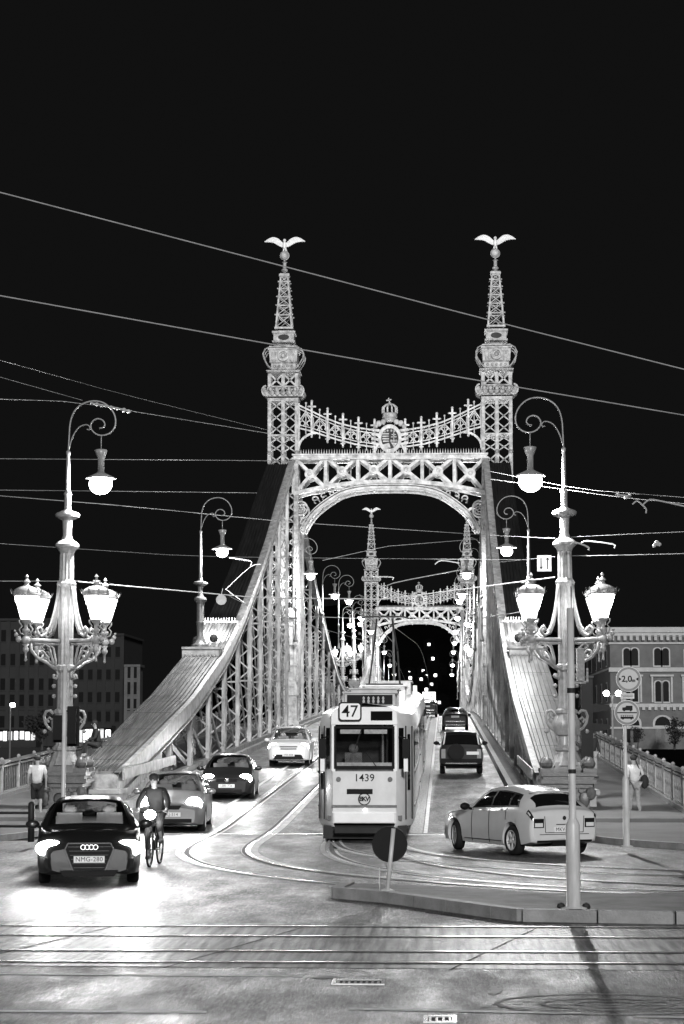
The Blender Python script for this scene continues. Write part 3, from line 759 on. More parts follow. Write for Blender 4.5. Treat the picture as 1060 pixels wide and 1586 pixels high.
    hole = MB(); hole.disc((pc.x, pc.y-.71, Z(523.5)), .20, -.01, .005, 18, 0, 1.9); hole.build('opening', DARKM, o)
    b = MB(); b.ball((pc.x, pc.y, Z(394)), .31, 16); b.disc((pc.x, pc.y-.0, Z(394)), .33, -.03, .03, 18, .3); b.build('orb', STEEL, o, smooth=True)
    # bird with spread wings
    e = MB(); bz = Z(378)
    e.ball((pc.x, pc.y, bz), .17, 10, (1, 1.3, 1.7)); e.ball((pc.x, pc.y-.12, bz+.33), .11, 8); e.add([(pc.x-.04, pc.y-.2, bz+.34), (pc.x+.04, pc.y-.2, bz+.34), (pc.x, pc.y-.34, bz+.27)], [(0, 1, 2)])
    for s2 in (-1, 1):
        e.tube([(pc.x+s2*.07, pc.y, bz-.2), (pc.x+s2*.08, pc.y, Z(387))], .045, 6)
        lead = [(0.05, .10), (.22, .28), (.48, .50), (.80, .60), (1.10, .52), (1.42, .32)]
        trail = [(0.05, -.14), (.25, -.10), (.50, .04), (.78, .20), (1.08, .26), (1.40, .27)]
        l3 = catmull([Vector((a, 0, b)) for a, b in lead], 4); t3 = catmull([Vector((a, 0, b)) for a, b in trail], 4)
        n = len(l3)
        for k_, yo in ((0, -.05), (1, .05)):
            e.grid([[(pc.x+s2*a.x, pc.y+yo+.1*a.x, bz+a.z), (pc.x+s2*(a.x+b_.x)/2, pc.y+yo*2.2+.1*a.x, bz+(a.z+b_.z)/2), (pc.x+s2*b_.x, pc.y+yo+.1*a.x, bz+b_.z)] for a, b_ in zip(l3, t3)])
        for i in range(2, n-1, 2): e.bar((pc.x+s2*l3[i].x*.96, pc.y-.12+.1*l3[i].x, bz+l3[i].z-.03), (pc.x+s2*t3[min(n-1, i+2)].x, pc.y-.1+.1*l3[i].x, bz+t3[min(n-1, i+2)].z), .035, .03)
    e.add([(pc.x-.12, pc.y+.1, bz-.2), (pc.x+.12, pc.y+.1, bz-.2), (pc.x+.2, pc.y+.35, bz-.42), (pc.x-.2, pc.y+.35, bz-.42)], [(0, 1, 2, 3)])
    e.build('bird_figure', mat('bird_metal', .62, .45, var=.2, scale=8), o)
    # stone-like pedestal of the leg on the roadway side
    p = MB(); px_ = pc.x-s*.55; z = zd
    p.box(px_-.62, px_+.62, YT-1.75, YT-.9, z, z+.5); p.box(px_-.48, px_+.48, YT-1.6, YT-.95, z+.5, z+2.2); p.box(px_-.6, px_+.6, YT-1.72, YT-.9, z+2.2, z+2.4)
    p.box(px_-.5, px_+.5, YT-1.62, YT-.95, z+2.4, z+2.9); p.box(px_-.42, px_+.42, YT-1.55, YT-.95, z+2.9, z+7.4); p.lathe(px_, YT-1.3, [(.5, z+7.4), (.55, z+7.5), (.3, z+7.8), (.12, z+8.1)], 12)
    for zz in (4.2, 5.6, 6.9): p.box(px_-.46, px_+.46, YT-1.6, YT-.95, z+zz, z+zz+.1)
    for a in (-.3, .3): p.box(px_+a-.03, px_+a+.03, YT-1.62, YT-1.5, z+2.9, z+7.4)
    p.build('leg_casing', STEEL, o)
    return o
parts = [portal_frame(bridge)]+cresting(bridge)+[coat_of_arms(bridge), pylon(-1, bridge), pylon(1, bridge)]
KMg = {}
for c in COL.objects:
    if c.parent: KMg.setdefault(c.parent, []).append(c)
for p in parts:
    c = copy_tree(p, KM=KMg, parent=bridge); c.location = p.location+Vector((0, YT2-YT, 0))
# railings of the two walkways
def railing(x, ya, yb, label):
    t = thing('bridge_railing', label, 'railing', (x, ya, deckz(ya)+.14), 'railings along the bridge walkways')
    n = round((yb-ya)/2.6); rl = MB(); yy = [ya+(yb-ya)*i/n for i in range(n+1)]
    for h_, w_ in ((1.12, .1), (.98, .06), (.16, .06)):
        rl.strip([Vector((x, y, deckz(y)+.14+h_)) for y in yy], w_, .12 if h_ > 1 else .06, (1, 0, 0))
    rl.strip([Vector((x, y, deckz(y)+.2)) for y in yy], .14, .25, (1, 0, 0))
    rl.build('handrail', IRONL, t)
    for y in yy:
        ps = MB(); z = deckz(y)+.1; ps.box(x-.06, x+.06, y-.06, y+.06, z, z+1.2); ps.ball((x, y, z+1.25), .07, 6); ps.build('post', IRONL, t)
    for a, b in zip(yy, yy[1:]):
        inf = MB()
        for i in range(1, 9):
            y = a+(b-a)*i/9; z = deckz(y)+.14
            inf.bar((x, y, z+.18), (x, y, z+.98), .03, .03, (1, 0, 0))
            if i % 2: inf.ball((x, y, z+.6), .07, 6, (.4, .8, 1.6)); inf.ball((x, y, z+.3), .05, 6, (.4, .8, 1.2))
        inf.build('infill', IRON, t)
    return t
railing(-14.15, 58.5, 140, 'iron railing at the left edge of the bridge, beside the walker in white')
railing(6.95, 58.5, 150, 'iron railing at the right edge of the bridge, behind the walker with a bag')
# ---------------------------------------------------------------- lamps
LW, TW = 2000, 1100
def ptlight(name, loc, W, parent=None, r=.15, typ='POINT', rot=None, ang=None, blend=.6):
    l = bpy.data.lights.new(name, typ); l.energy = W; l.shadow_soft_size = r
    if typ == 'SPOT': l.spot_size = ang; l.spot_blend = blend
    o = bpy.data.objects.new(name, l); COL.objects.link(o); o.location = loc
    if rot: o.rotation_euler = rot
    if parent: o.parent = parent
    return o
def curl_lamp(t, x0, y0, zo, s, bulbm, mastlow, lab=True, n=6, W=0):
    """curled mast top with hanging lamp; zo = height where local z=11.04 sits; s=+1 hangs to +X"""
    m = MB(); k = 1/316.0
    o1 = [(325, 590), (330, 450), (340, 300), (380, 190), (460, 120), (560, 95), (650, 110), (720, 160), (765, 230), (778, 300), (765, 360), (720, 410), (650, 430), (590, 415), (545, 370), (540, 320), (570, 280), (610, 268), (655, 285), (675, 325), (655, 355), (620, 360)]
    o2 = [(330, 560), (345, 500), (370, 430), (410, 365), (450, 335), (500, 325), (530, 350), (520, 375), (500, 368)]
    f = lambda a: [Vector((x0+s*(p[0]-325)*k, y0, zo+(590-p[1])*k)) for p in a]
    m.tube(catmull(f(o1), 3), .026, n); m.tube(catmull(f(o2), 3), .02, n)
    m.lathe(x0, y0, [(.075, mastlow), (.06, (zo+mastlow)/2+.4), (.05, zo-.1), (.07, zo-.06), (.07, zo+.02), (.035, zo+.05)], 8)
    m.build('mast', IRONL, t, smooth=True)
    hx = x0+s*1.0; g = MB()
    g.tube([(hx, y0, zo+.5), (hx, y0, zo+.1)], .018, 6)
    g.lathe(hx, y0, [(.10, zo-.62), (.10, zo-.2), (.14, zo-.12), (.2, zo+.05), (.17, zo+.07), (.03, zo+.1)], 10)
    g.lathe(hx, y0, [(.44, zo-.80), (.47, zo-.83), (.46, zo-.80), (.16, zo-.66), (.10, zo-.62)], 16)
    g.build('shade', IRONL, t, smooth=True)
    b = MB(); b.ball((hx, y0, zo-.98), .34, 14, (1.05, 1.05, .95) if W > 1500 else (.8, .8, .7)); b.build('bulb', bulbm, t, smooth=True)
    ptlight('lamp_light', Vector((hx, y0, zo-1.55))-t.location, W, t, .16)
def candelabrum(loc, label, side, lant_mat=LANT, full=True, group='cast iron candelabra lamp posts'):
    """side=+1: street lamp curls towards +X"""
    t = thing('candelabra_lamp_post', label, 'lamp post', (0, 0, 0), group)
    if full:
        p = MB()
        p.box(-.78, .78, -.78, .78, 0, .18); p.box(-.62, .62, -.62, .62, .18, .95); p.box(-.70, .70, -.70, .70, .95, 1.08)
        p.box(-.80, .80, -.80, .80, 1.08, 1.2); p.box(-.74, .74, -.74, .74, 1.2, 1.3); p.box(-.80, .80, -.80, .80, 1.3, 1.4)
        p.lathe(0, 0, [(.62, 1.4), (.52, 1.6), (.50, 1.7)], 4)
        for a in (-1, 1):
            for b in (-1, 1):
                p.box(a*.62-.2, a*.62+.2, b*.62-.2, b*.62+.2, 1.4, 1.52); p.lathe(a*.62, b*.62, [(.1, 1.52), (.17, 1.6), (.18, 1.68), (.12, 1.8), (.03, 1.86)], 10)
                p.ball((a*.64, b*.64, .8), .16, 8, (1, 1, 1.3)); p.ball((a*.66, b*.66, .3), .12, 8)
        for yy in (-.66, .66):
            p.disc((0, yy, .62), .30, -.06, .06, 18, .18); p.ball((0, yy, .62), .17, 8)
            for s in (-1, 1):
                p.strip([Vector((s*a, yy, z)) for a, z in ((.02, .30), (.2, .38), (.36, .58), (.40, .82), (.28, .92), (.18, .84))], .08, .1)
                p.ball((s*.45, yy, .62), .17, 8, (1, .6, 1.4))
        p.build('pedestal', IRON, t)
    s_ = MB(); z0 = 1.6 if full else 0
    prof = [(.50, 1.6), (.40, 1.8), (.30, 2.0), (.36, 2.05), (.36, 2.12), (.27, 2.2), (.24, 2.45)] if full else [(.34, 2.2), (.24, 2.45)]
    prof += [(.33, 2.5), (.40, 2.7), (.40, 2.9), (.30, 3.1), (.34, 3.15), (.34, 3.22), (.24, 3.28), (.235, 4.35), (.30, 4.42), (.30, 4.55), (.23, 4.6)]
    s_.lathe(0, 0, prof, 24, .09)
    s_.lathe(0, 0, [(.23, 4.6), (.225, 6.9), (.28, 6.95), (.30, 7.03), (.26, 7.1), (.22, 7.15), (.21, 7.95)], 24, .12)
    s_.lathe(0, 0, [(.21, 7.95), (.26, 8.05), (.36, 8.15), (.36, 8.22), (.28, 8.3), (.18, 8.36), (.13, 8.5), (.15, 8.95), (.36, 9.05), (.38, 9.12), (.33, 9.18), (.14, 9.25), (.10, 9.3), (.1, 9.7), (.13, 9.75), (.075, 9.85)], 16)
    s_.build('shaft', IRONL, t)
    if full:
        for s in (-1, 1):
            h = MB()
            h.tube([Vector((s*a, 0, z)) for a, z in ((.34, 3.12), (.44, 3.22), (.56, 3.2), (.62, 3.05), (.58, 2.85), (.48, 2.7), (.38, 2.64))], .045, 6)
            h.tube([Vector((s*a, 0, z)) for a, z in ((.38, 2.95), (.46, 3.02), (.52, 2.95), (.48, 2.86))], .035, 6)
            h.ball((s*.6, 0, 2.6), .07, 6)
            for j in range(3): h.ball((s*.32, -.1, 4.25-.3*j), .07, 6)
            h.build('handle', IRONL, t)
    R0 = 1.33
    for ia, a in enumerate((R(38), R(142), R(218), R(322))):
        c, sn = math.cos(a), math.sin(a)
        q = lambda r, z: Vector((r*c, r*sn, z))
        b = MB()
        b.tube([q(.2, 5.3), q(R0-.1, 5.3)], .065, 8)
        b.tube([q(.2, 5.2), q(R0-.3, 5.2)], .03, 6)
        b.tube([q(r, z) for r, z in ((.27, 6.95), (.30, 6.6), (.38, 6.2), (.5, 5.8), (.66, 5.5), (.82, 5.42), (.94, 5.5), (.95, 5.64), (.86, 5.70), (.8, 5.62), (.84, 5.55))], .045, 6)
        b.tube([q(r, z) for r, z in ((.30, 6.5), (.36, 6.1), (.46, 5.75), (.58, 5.5), (.66, 5.6), (.6, 5.66))], .03, 6)
        b.tube([q(r, z) for r, z in ((.25, 4.42), (.42, 4.5), (.62, 4.64), (.95, 4.78), (1.14, 5.0), (1.16, 5.2))], .05, 6)
        b.tube([q(r, z) for r, z in ((.5, 4.55), (.60, 4.8), (.78, 5.0), (.92, 4.96), (.92, 4.8), (.8, 4.76), (.76, 4.86))], .04, 6)
        b.tube([q(r, z) for r, z in ((.45, 4.5), (.44, 4.75), (.55, 5.1), (.7, 5.2), (.8, 5.1), (.72, 5.02))], .035, 6)
        b.tube([q(r, z) for r, z in ((.3, 4.45), (.24, 4.3), (.30, 4.16), (.40, 4.2), (.36, 4.3))], .04, 6)
        # boss, drop pendant, small side flame ornament
        b.ball(q(R0, 5.3), .14, 8); b.ball(q(R0+.24, 5.32), .1, 6); b.ball(q(R0+.32, 5.45), .07, 6); b.ball(q(R0+.36, 5.56), .04, 6)
        e = q(R0, 0)
        b.lathe(e.x, e.y, [(.02, 4.66), (.045, 4.7), (.03, 4.78), (.03, 4.92), (.09, 4.98), (.09, 5.06), (.05, 5.1), (.11, 5.18)], 8)
        b.lathe(e.x, e.y, [(.06, 5.35), (.05, 5.5), (.11, 5.56), (.11, 5.62), (.05, 5.66), (.07, 5.78), (.16, 5.86), (.19, 5.92)], 10)
        for s in (-1, 1):
            b.tube([e+Vector((s*x, 0, z)) for x, z in ((.04, 5.45), (.16, 5.5), (.2, 5.62), (.12, 5.72), (.2, 5.82), (.2, 5.9))], .022, 5)
        b.build('lantern_arm', IRONL, t, smooth=True)
        g = MB(); g.lathe(e.x, e.y, [(.15, 5.92), (.17, 5.97), (.34, 6.5), (.36, 6.60)], 10); g.build('lantern', lant_mat, t)
        l = MB(); l.lathe(e.x, e.y, [(.37, 6.60), (.41, 6.65), (.41, 6.71), (.36, 6.8), (.22, 6.88), (.1, 6.92), (.06, 6.98), (.12, 7.04), (.05, 7.1), (.03, 7.14), (.06, 7.18), (.015, 7.26)], 12)
        for j in range(10):
            t_ = 2*PI*j/10; px, py = e.x+.44*math.cos(t_), e.y+.44*math.sin(t_)
            l.add([(px-.06*math.sin(t_), py+.06*math.cos(t_), 6.68), (px+.06*math.sin(t_), py-.06*math.cos(t_), 6.68), (e.x+.50*math.cos(t_), e.y+.50*math.sin(t_), 6.83)], [(0, 1, 2)])
        for j in range(5):
            t_ = 2*PI*j/5; l.tube([e+Vector((.18*math.cos(t_), .18*math.sin(t_), 5.93)), e+Vector((.385*math.cos(t_), .385*math.sin(t_), 6.6))], .012, 4)
        l.build('lantern_lid', IRONL, t)
    curl_lamp(t, 0, 0, 11.04, side, BULB, 9.8, W=LW)
    return t
lp = candelabrum(None, 'tall candelabra lamp post with four lanterns at the left bridge end', 1)
lp.location = (P(99, 1200, 62).x, 62.0, .02)
lp2 = copy_tree(lp, label='tall candelabra lamp post with four lanterns at the right bridge end, beside the white hatchback')
lp2.location = (P(879, 1200, 62).x, 62.0, .02); lp2.rotation_euler.z = PI
# rotate by pi turns the curl to -X and keeps the lantern square
for y, sd_, lb in ((228, -1, 'distant candelabra lamp post at mid bridge on the left, nearer of the two'), (257, -1, 'distant candelabra lamp post at mid bridge on the left, farther of the two'),
                   (228, 1, 'distant candelabra lamp post at mid bridge on the right, nearer of the two'), (257, 1, 'distant candelabra lamp post at mid bridge on the right, farther of the two')):
    c = copy_tree(lp, label=lb); c.location = (AX+sd_*7.4, y, chordz(y)-.5); c.rotation_euler.z = 0 if sd_ < 0 else PI
    c.scale = (.82, .82, .82)
# single curled lamps on the trusses
t = thing('truss_lamp', 'x', 'street lamp', (0, 0, 0), 'curled street lamps on the bridge trusses')
m = MB(); m.lathe(0, 0, [(.42, 0), (.42, .12), (.30, .2), (.22, .35), (.15, .55), (.17, 1.1), (.2, 1.15), (.16, 1.25), (.17, 2.0), (.24, 2.1), (.30, 2.2), (.28, 2.28), (.16, 2.34), (.1, 2.5), (.12, 2.8), (.34, 2.92), (.34, 3.0), (.12, 3.06), (.08, 3.2)], 14)
m.build('baluster', IRON, t)
curl_lamp(t, 0, 0, 5.36, 1, BULBF, 3.15, W=TW)
lamps = []
for i, (Y, yl) in enumerate(((95, 868), (138, 890), (169, 922), (195, 931), (225, 957), (254, 978), (283, 996), (312, 1010), (345, 1030), (375, 1045))):
    z = P(450, yl, Y).z-4.5
    for s in (-1, 1):
        near = i == 0
        x = AX+s*(7.55 if near else 6.2)
        o = t if not lamps else copy_tree(t)
        zz = chordz(95)+.42 if near else z
        if not near:
            for ch in kids(o):
                if ch.name.startswith('baluster'): ch.scale = (.38, .38, 1)
        o.location = (x, Y, zz); o.rotation_euler.z = 0 if s < 0 else PI
        od = ['first', 'second', 'third', 'fourth', 'fifth', 'sixth', 'seventh', 'eighth', 'ninth', 'tenth'][i]
        o['label'] = 'curled street lamp on the %s truss, %s from the near bridge end' % ('left' if s < 0 else 'right', od)
        lamps.append(o)
# assumed floodlights, added out of sight to brighten the portal steelwork
def assumed_floodlight(loc, aim, label, W, ang=R(60)):
    loc = Vector(loc); t = thing('assumed_floodlight', label, 'assumed_floodlight', loc, 'assumed floodlights on the bridge steelwork')
    d = (Vector(aim)-loc).normalized(); q = d.to_track_quat('-Z', 'Y')
    m = MB(); 
    m.lathe(0, 0, [(.10, .22), (.14, .2), (.20, 0), (.21, -.02)], 12); m.box(-.03, .03, -.03, .03, .2, .5)
    o = m.build('housing', DARKM, t); o.rotation_euler = q.to_euler(); 
    o.data.transform(Matrix.Translation(t.location))
    g = MB(); g.lathe(0, 0, [(.18, -.03), (.17, -.05)], 12); o = g.build('lens', emis('assumed_flood_lens', 8), t); o.data.transform(Matrix.Translation(t.location)); o.rotation_euler = q.to_euler()
    l = ptlight('assumed_flood_beam', d*.12, W, t, .2, 'SPOT', q.to_euler(), ang, .7)
    return t
FW = 10500
assumed_floodlight((AX-7.1, 96.6, chordz(95)+.9), (AX-7.2, 141, 24), 'small assumed flood lamp hidden behind the left truss lamp, aimed at the near portal', FW)
assumed_floodlight((AX+7.1, 96.6, chordz(95)+.9), (AX+7.2, 141, 24), 'small assumed flood lamp hidden behind the right truss lamp, aimed at the near portal', FW)
assumed_floodlight((AX-7.9, 96.6, chordz(95)+.8), (AX+2, 141, 19), 'second assumed flood lamp behind the left truss lamp, on the outer side', FW*.5)
assumed_floodlight((AX+7.9, 96.6, chordz(95)+.8), (AX-2, 141, 19), 'second assumed flood lamp behind the right truss lamp, on the outer side', FW*.5)
assumed_floodlight((AX-6.9, 262, 15), (AX-5, 316, 24), 'far assumed flood lamp past mid bridge, left side', FW*.9)  # far pair is assumed too, added to brighten the far portal
assumed_floodlight((AX+6.9, 262, 15), (AX+5, 316, 24), 'far assumed flood lamp past mid bridge, right side', FW*.9)

# ---------------------------------------------------------------- tram
IVORY = mat('tram_ivory', .72, .35, var=.08, scale=2, coat=.3)
TYEL = mat('tram_yellow', .56, .32, var=.12, scale=1.5, coat=.3)
TGRAY = mat('tram_roof', .42, .6, var=.25)
def tram():
    yf, yb = 50.2, 88.0; xc = -1.9; t = thing('tram', 'pale tram with number 47 sign seen end-on between the car lanes', 'tram', (xc, yf, 0))
    def sect(y, hw, ny=0):
        z = deckz(y); return [(xc-hw*.96, y, z+.34), (xc-hw, y, z+.42), (xc-hw, y, z+1.75), (xc-hw*.99, y, z+2.75), (xc-hw*.93, y, z+3.05), (xc-hw*.72, y, z+3.22), (xc, y, z+3.30),
                              (xc+hw*.72, y, z+3.22), (xc+hw*.93, y, z+3.05), (xc+hw*.99, y, z+2.75), (xc+hw, y, z+1.75), (xc+hw, y, z+.42), (xc+hw*.96, y, z+.34)]
    def body(y0, y1, name):
        m = MB(); rows = []
        for y, hw in ((y0, .74), (y0+.04, .78), (y0+.95, 1.13), (y0+1.3, 1.17)): rows.append(sect(y, hw))
        for y in np.arange(y0+3, y1-2, 2.0): rows.append(sect(float(y), 1.18))
        for y, hw in ((y1-1.2, 1.17), (y1-.85, 1.13), (y1, .78)): rows.append(sect(y, hw))
        m.grid(rows); n = len(rows[0]); L = (len(rows)-1)*n; m.f.append(tuple(L+i for i in range(n)))
        if y0 > yf+1: m.f.append(tuple(reversed(range(n))))
        o = m.build(name, IVORY, t); smooth_by_angle(o, 30)
        return o
    b = body(yf, yf+12.2, 'car_body'); b2 = body(yf+12.6, yf+24.8, 'car_body'); b3 = body(yf+25.2, yb, 'car_body')
    g = MB()
    for y in (yf+12.2, yf+24.8): g.grid([[(a*.93+xc*.07, b_, c+.0) for a, b_, c in sect(yy, 1.08)] for yy in (y-.1, y+.5)])
    g.build('gangway_bellows', DARKM, t)
    # front face details; face plane y = yf
    y = yf; F = MB()
    F.box(xc-.76, xc+.76, y-.02, y+.02, .42, 1.66); F.build('front_panel', TYEL, t)
    F = MB(); F.box(xc-.79, xc-.70, y-.015, y+.03, 1.66, 2.80); F.box(xc+.70, xc+.79, y-.015, y+.03, 1.66, 2.80); F.build('corner_post', IVORY, t)
    F = MB(); F.box(xc-1.0, xc+1.0, y+1.5, y+1.55, .5, 3.1); F.box(xc-.68, xc+.68, y+.05, y+.5, 1.3, 1.82); F.box(xc-.9, xc+.9, y+.1, y+1.5, .5, .6); F.build('cab', mat('cab_inside', .10, .7, var=.5, scale=4), t)
    F = MB(); F.tube([(xc+.42, y+.9, .6), (xc+.42, y+.9, 2.9)], .025, 6); F.tube([(xc+.52, y+1.3, .6), (xc+.52, y+1.3, 2.9)], .03, 6); F.build('handrail', IVORY, t)
    F = MB(); F.cbox((xc-.3, y+.95, 1.75), .42, .12, .7); F.ball((xc-.3, y+.9, 2.2), .12, 10, (1, .7, 1.1)); F.build('driver_seat', mat('pale_seat', .4, .8, var=.4, scale=9), t)
    w = MB()
    for a in ((-.73, -.68, 1.72, 2.74), (.68, .73, 1.72, 2.74), (-.68, .68, 1.72, 1.775), (-.68, .68, 2.69, 2.74)): w.box(xc+a[0], xc+a[1], y-.03, y+.03, a[2], a[3])
    f = w.build('windscreen_frame', RUBBER, t)
    w = MB(); w.prism([(xc-.69, 1.77), (xc+.69, 1.77), (xc+.69, 2.70), (xc-.69, 2.70)], y-.012, y-.006); ws = w.build('windscreen', CGL, t)
    w = MB(); w.box(xc-.66, xc+.66, y-.02, y-.014, 1.79, 1.87); w.box(xc-.58, xc-.08, y-.02, y-.014, 2.56, 2.66); w.box(xc+.0, xc+.55, y-.02, y-.014, 2.56, 2.66); w.build('inner_strip', mat('tram_interior', .22, .5, var=.4, scale=9), ws)
    w = MB(); w.bar((xc-.05, y-.03, 2.72), (xc-.22, y-.03, 2.2), .02, .02); w.bar((xc+.3, y-.03, 1.76), (xc+.05, y-.03, 2.1), .02, .02); w.build('wiper', BLACKP, ws)
    # corner windows on the tapered sides
    for s in (-1, 1):
        c = MB(); hw0, hw1, ya, yb_ = .785, 1.13, y+.05, y+.93
        for (fa, fb, z0, z1, nm) in ((.08, .40, 1.72, 2.70, 'a'), (.66, .84, 1.2, 2.55, 'b')):
            pa = Vector((xc+s*(hw0+(hw1-hw0)*fa), ya+(yb_-ya)*fa, 0)); pb = Vector((xc+s*(hw0+(hw1-hw0)*fb), ya+(yb_-ya)*fb, 0))
            nn = Vector((s*.93, -.36, 0))*.02
            c.add([pa+nn+Vector((0, 0, z0)), pb+nn+Vector((0, 0, z0)), pb+nn+Vector((0, 0, z1)), pa+nn+Vector((0, 0, z1))], [(0, 1, 2, 3)])
        c.build('corner_window', GLASS, t)
        d = MB()
        for k_, fa in enumerate((.54, .96)):
            p = Vector((xc+s*(hw0+(hw1-hw0)*fa+.02), ya+(yb_-ya)*fa, 0)); d.box(p.x-.015, p.x+.015, p.y-.02, p.y+.02, .5, 2.75)
        d.build('door_edge', DARKM, t)
        mi = MB(); mi.bar((xc+s*.84, y+.05, 2.50), (xc+s*1.0, y-.15, 2.46), .03, .03); mi.box(xc+s*1.0-.08, xc+s*1.0+.08, y-.2, y-.13, 1.98, 2.44); mi.build('mirror', BLACKP, t)
        ml = MB(); ml.box(xc+s*1.0-.05, xc+s*1.0+.05, y-.15, y-.08, 1.66, 1.96); ml.build('mirror_housing', IVORY, t)
    # band, bumper, skirt
    m = MB(); m.box(xc-.78, xc+.78, y-.05, y+.01, .80, .86); m.build('trim_strip', IRON, t)
    m = MB(); m.box(xc-.72, xc+.72, y-.08, y+.02, .44, .66); m.box(xc-.77, xc+.77, y-.05, y+.02, .66, .70); m.build('bumper', IVORY, t)
    m = MB(); m.ball((xc+.02, y-.09, .74), .055, 10, (1, .5, 1)); m.build('tail_lamp', emis('tram_lamp', .9), t)
    m = MB(); m.box(xc-1.0, xc+1.0, y+.15, y+36, .05, .36); m.box(xc-.7, xc+.7, y-.25, y+.2, .2, .34)
    m.build('underframe', DARKM, t)
    m = MB(); m.box(xc-.42, xc+.2, y-.04, y-.02, 1.12, 1.24)
    m.build('vent_slot', BLACKP, t)
    for s in (-.62, .62):
        m = MB(); m.disc((xc+s, y-.02, 1.47), .06, -.03, .0, 14); m.build('marker_lamp', mat('marker_lens', .1, .3), t)
    TX = lambda x, z, yo=-.03: Matrix.Translation((xc+x-t.location.x, y+yo-t.location.y, z)) @ Matrix.Rotation(PI/2, 4, 'X')
    textmesh('fleet_number', '1439', .25, DARKM, t, TX(0, 1.50), bold=.001)
    m = MB(); m.disc((xc, y-.03, 1.0), .15, -.01, .01, 24, .125); e = m.build('emblem', DARKM, t)
    textmesh('emblem_letters', 'BKV', .15, DARKM, t, TX(0, 1.0), spacing=.8, bold=.006)
    # roof fascia with destination box
    m = MB(); m.prism([(xc-.80, 2.78), (xc+.80, 2.78), (xc+.78, 3.08), (xc+.6, 3.2), (xc-.6, 3.2), (xc-.78, 3.08)], y-.05, y+.3); m.build('roof_fascia', IVORY, t)
    def rrect(x0, x1, z0, z1, r):
        pts = []
        for cx_, cz_, a0 in ((x1-r, z0+r, -PI/2), (x1-r, z1-r, 0), (x0+r, z1-r, PI/2), (x0+r, z0+r, PI)):
            pts += [(cx_+r*math.cos(a0+PI/2*i/4), cz_+r*math.sin(a0+PI/2*i/4)) for i in range(5)]
        return pts
    sx0, sx1, sz0, sz1 = xc-.62, xc-.06, 2.86, 3.32
    m = MB(); m.prism(rrect(sx0, sx1, sz0, sz1, .08), y-.12, y+.0); sg = m.build('route_sign', BLACKP, t)
    m = MB(); m.prism(rrect(sx0+.035, sx1-.035, sz0+.035, sz1-.035, .06), y-.126, y-.11); m.build('route_face', mat('sign_white', .75, .5, var=.03), sg)
    o = textmesh('route_number', '47', .40, BLACKP, t, Matrix.Translation(((sx0+sx1)/2-t.location.x, y-.13-t.location.y, (sz0+sz1)/2-.005)) @ Matrix.Rotation(PI/2, 4, 'X'), bold=.002)
    m = MB(); m.box(xc+.16, xc+.68, y-.07, y-.03, 2.88, 3.10); m.build('destination_window', GLASS, t)
    # side windows + pillars on the right flank (seen obliquely) and the left
    for (a, b_) in ((yf+1.4, yf+11.2), (yf+13.8, yf+23.8), (yf+26.4, yb-1.4)):
        n = 5; w_ = (b_-a)/n
        for i in range(n):
            for s in (-1, 1):
                y0, y1 = a+i*w_+.12, a+(i+1)*w_-.12; m = MB(); x = xc+s*1.195
                m.add([(x, y0, deckz(y0)+1.75), (x, y1, deckz(y1)+1.75), (x, y1, deckz(y1)+2.68), (x, y0, deckz(y0)+2.68)], [(0, 1, 2, 3)]); m.build('side_window', GLASS, t)
        for s in (-1, 1):
            m = MB()
            m.strip([Vector((xc+s*1.19, q, deckz(q)+1.62)) for q in (a, (a+b_)/2, b_)], .05, .03, (1, 0, 0)); m.strip([Vector((xc+s*1.19, q, deckz(q)+.8)) for q in (a, (a+b_)/2, b_)], .05, .03, (1, 0, 0)); m.build('side_moulding', IRON, t)
    # roof equipment
    m = MB(); z = 3.25
    for (y0, y1, hx, h) in ((yf+1.0, yf+3.2, .62, .30), (yf+4.2, yf+7, .60, .42), (yf+14, yf+17, .62, .4), (yf+27, yf+30, .6, .42)):
        m = MB(); zz = z+deckz((y0+y1)/2); m.box(xc+.1-hx, xc+.1+hx, y0, y1, zz-.05, zz+h)
        m.box(xc+.1-hx-.06, xc+.1+hx+.06, y0-.05, y1+.05, zz+h, zz+h+.04); m.build('roof_box', TGRAY, t)
    m = MB(); yy = yf+.97; zz = z+deckz(yf+1)
    m.box(xc+.1-.56, xc+.1+.56, yy-.02, yy, zz+.03, zz+.26); m.build('resistor_grille', BLACKP, t)
    m = MB()
    for i in range(5): m.lathe(xc-.05+i*.12, yy-.06, [(.02, zz+.05), (.035, zz+.1), (.02, zz+.14), (.035, zz+.18), (.01, zz+.22)], 6)
    m.build('insulator', TGRAY, t)
    # pantograph, raised
    m = MB(); py = yf+17.5; zb = deckz(py)+3.75
    for s in (-.5, .5):
        m.tube([(xc+s, py, zb), (xc+s*.8, py+1.2, zb+1.1), (xc+s*.5, py, zb+2.1)], .03, 6)
    m.tube([(xc-.8, py, zb+2.12), (xc-.6, py, zb+2.18), (xc+.6, py, zb+2.18), (xc+.8, py, zb+2.12)], .03, 6); m.box(xc-.6, xc+.6, py-.3, py+.3, zb-.1, zb)
    m.build('pantograph', DARKM, t)
    m = MB(); m.box(xc+1.0, xc+1.12, yf+12.1, yf+12.5, deckz(yf+12)+2.9, deckz(yf+12)+3.75); m.build('roof_duct', IVORY, t)
    return t
tram()
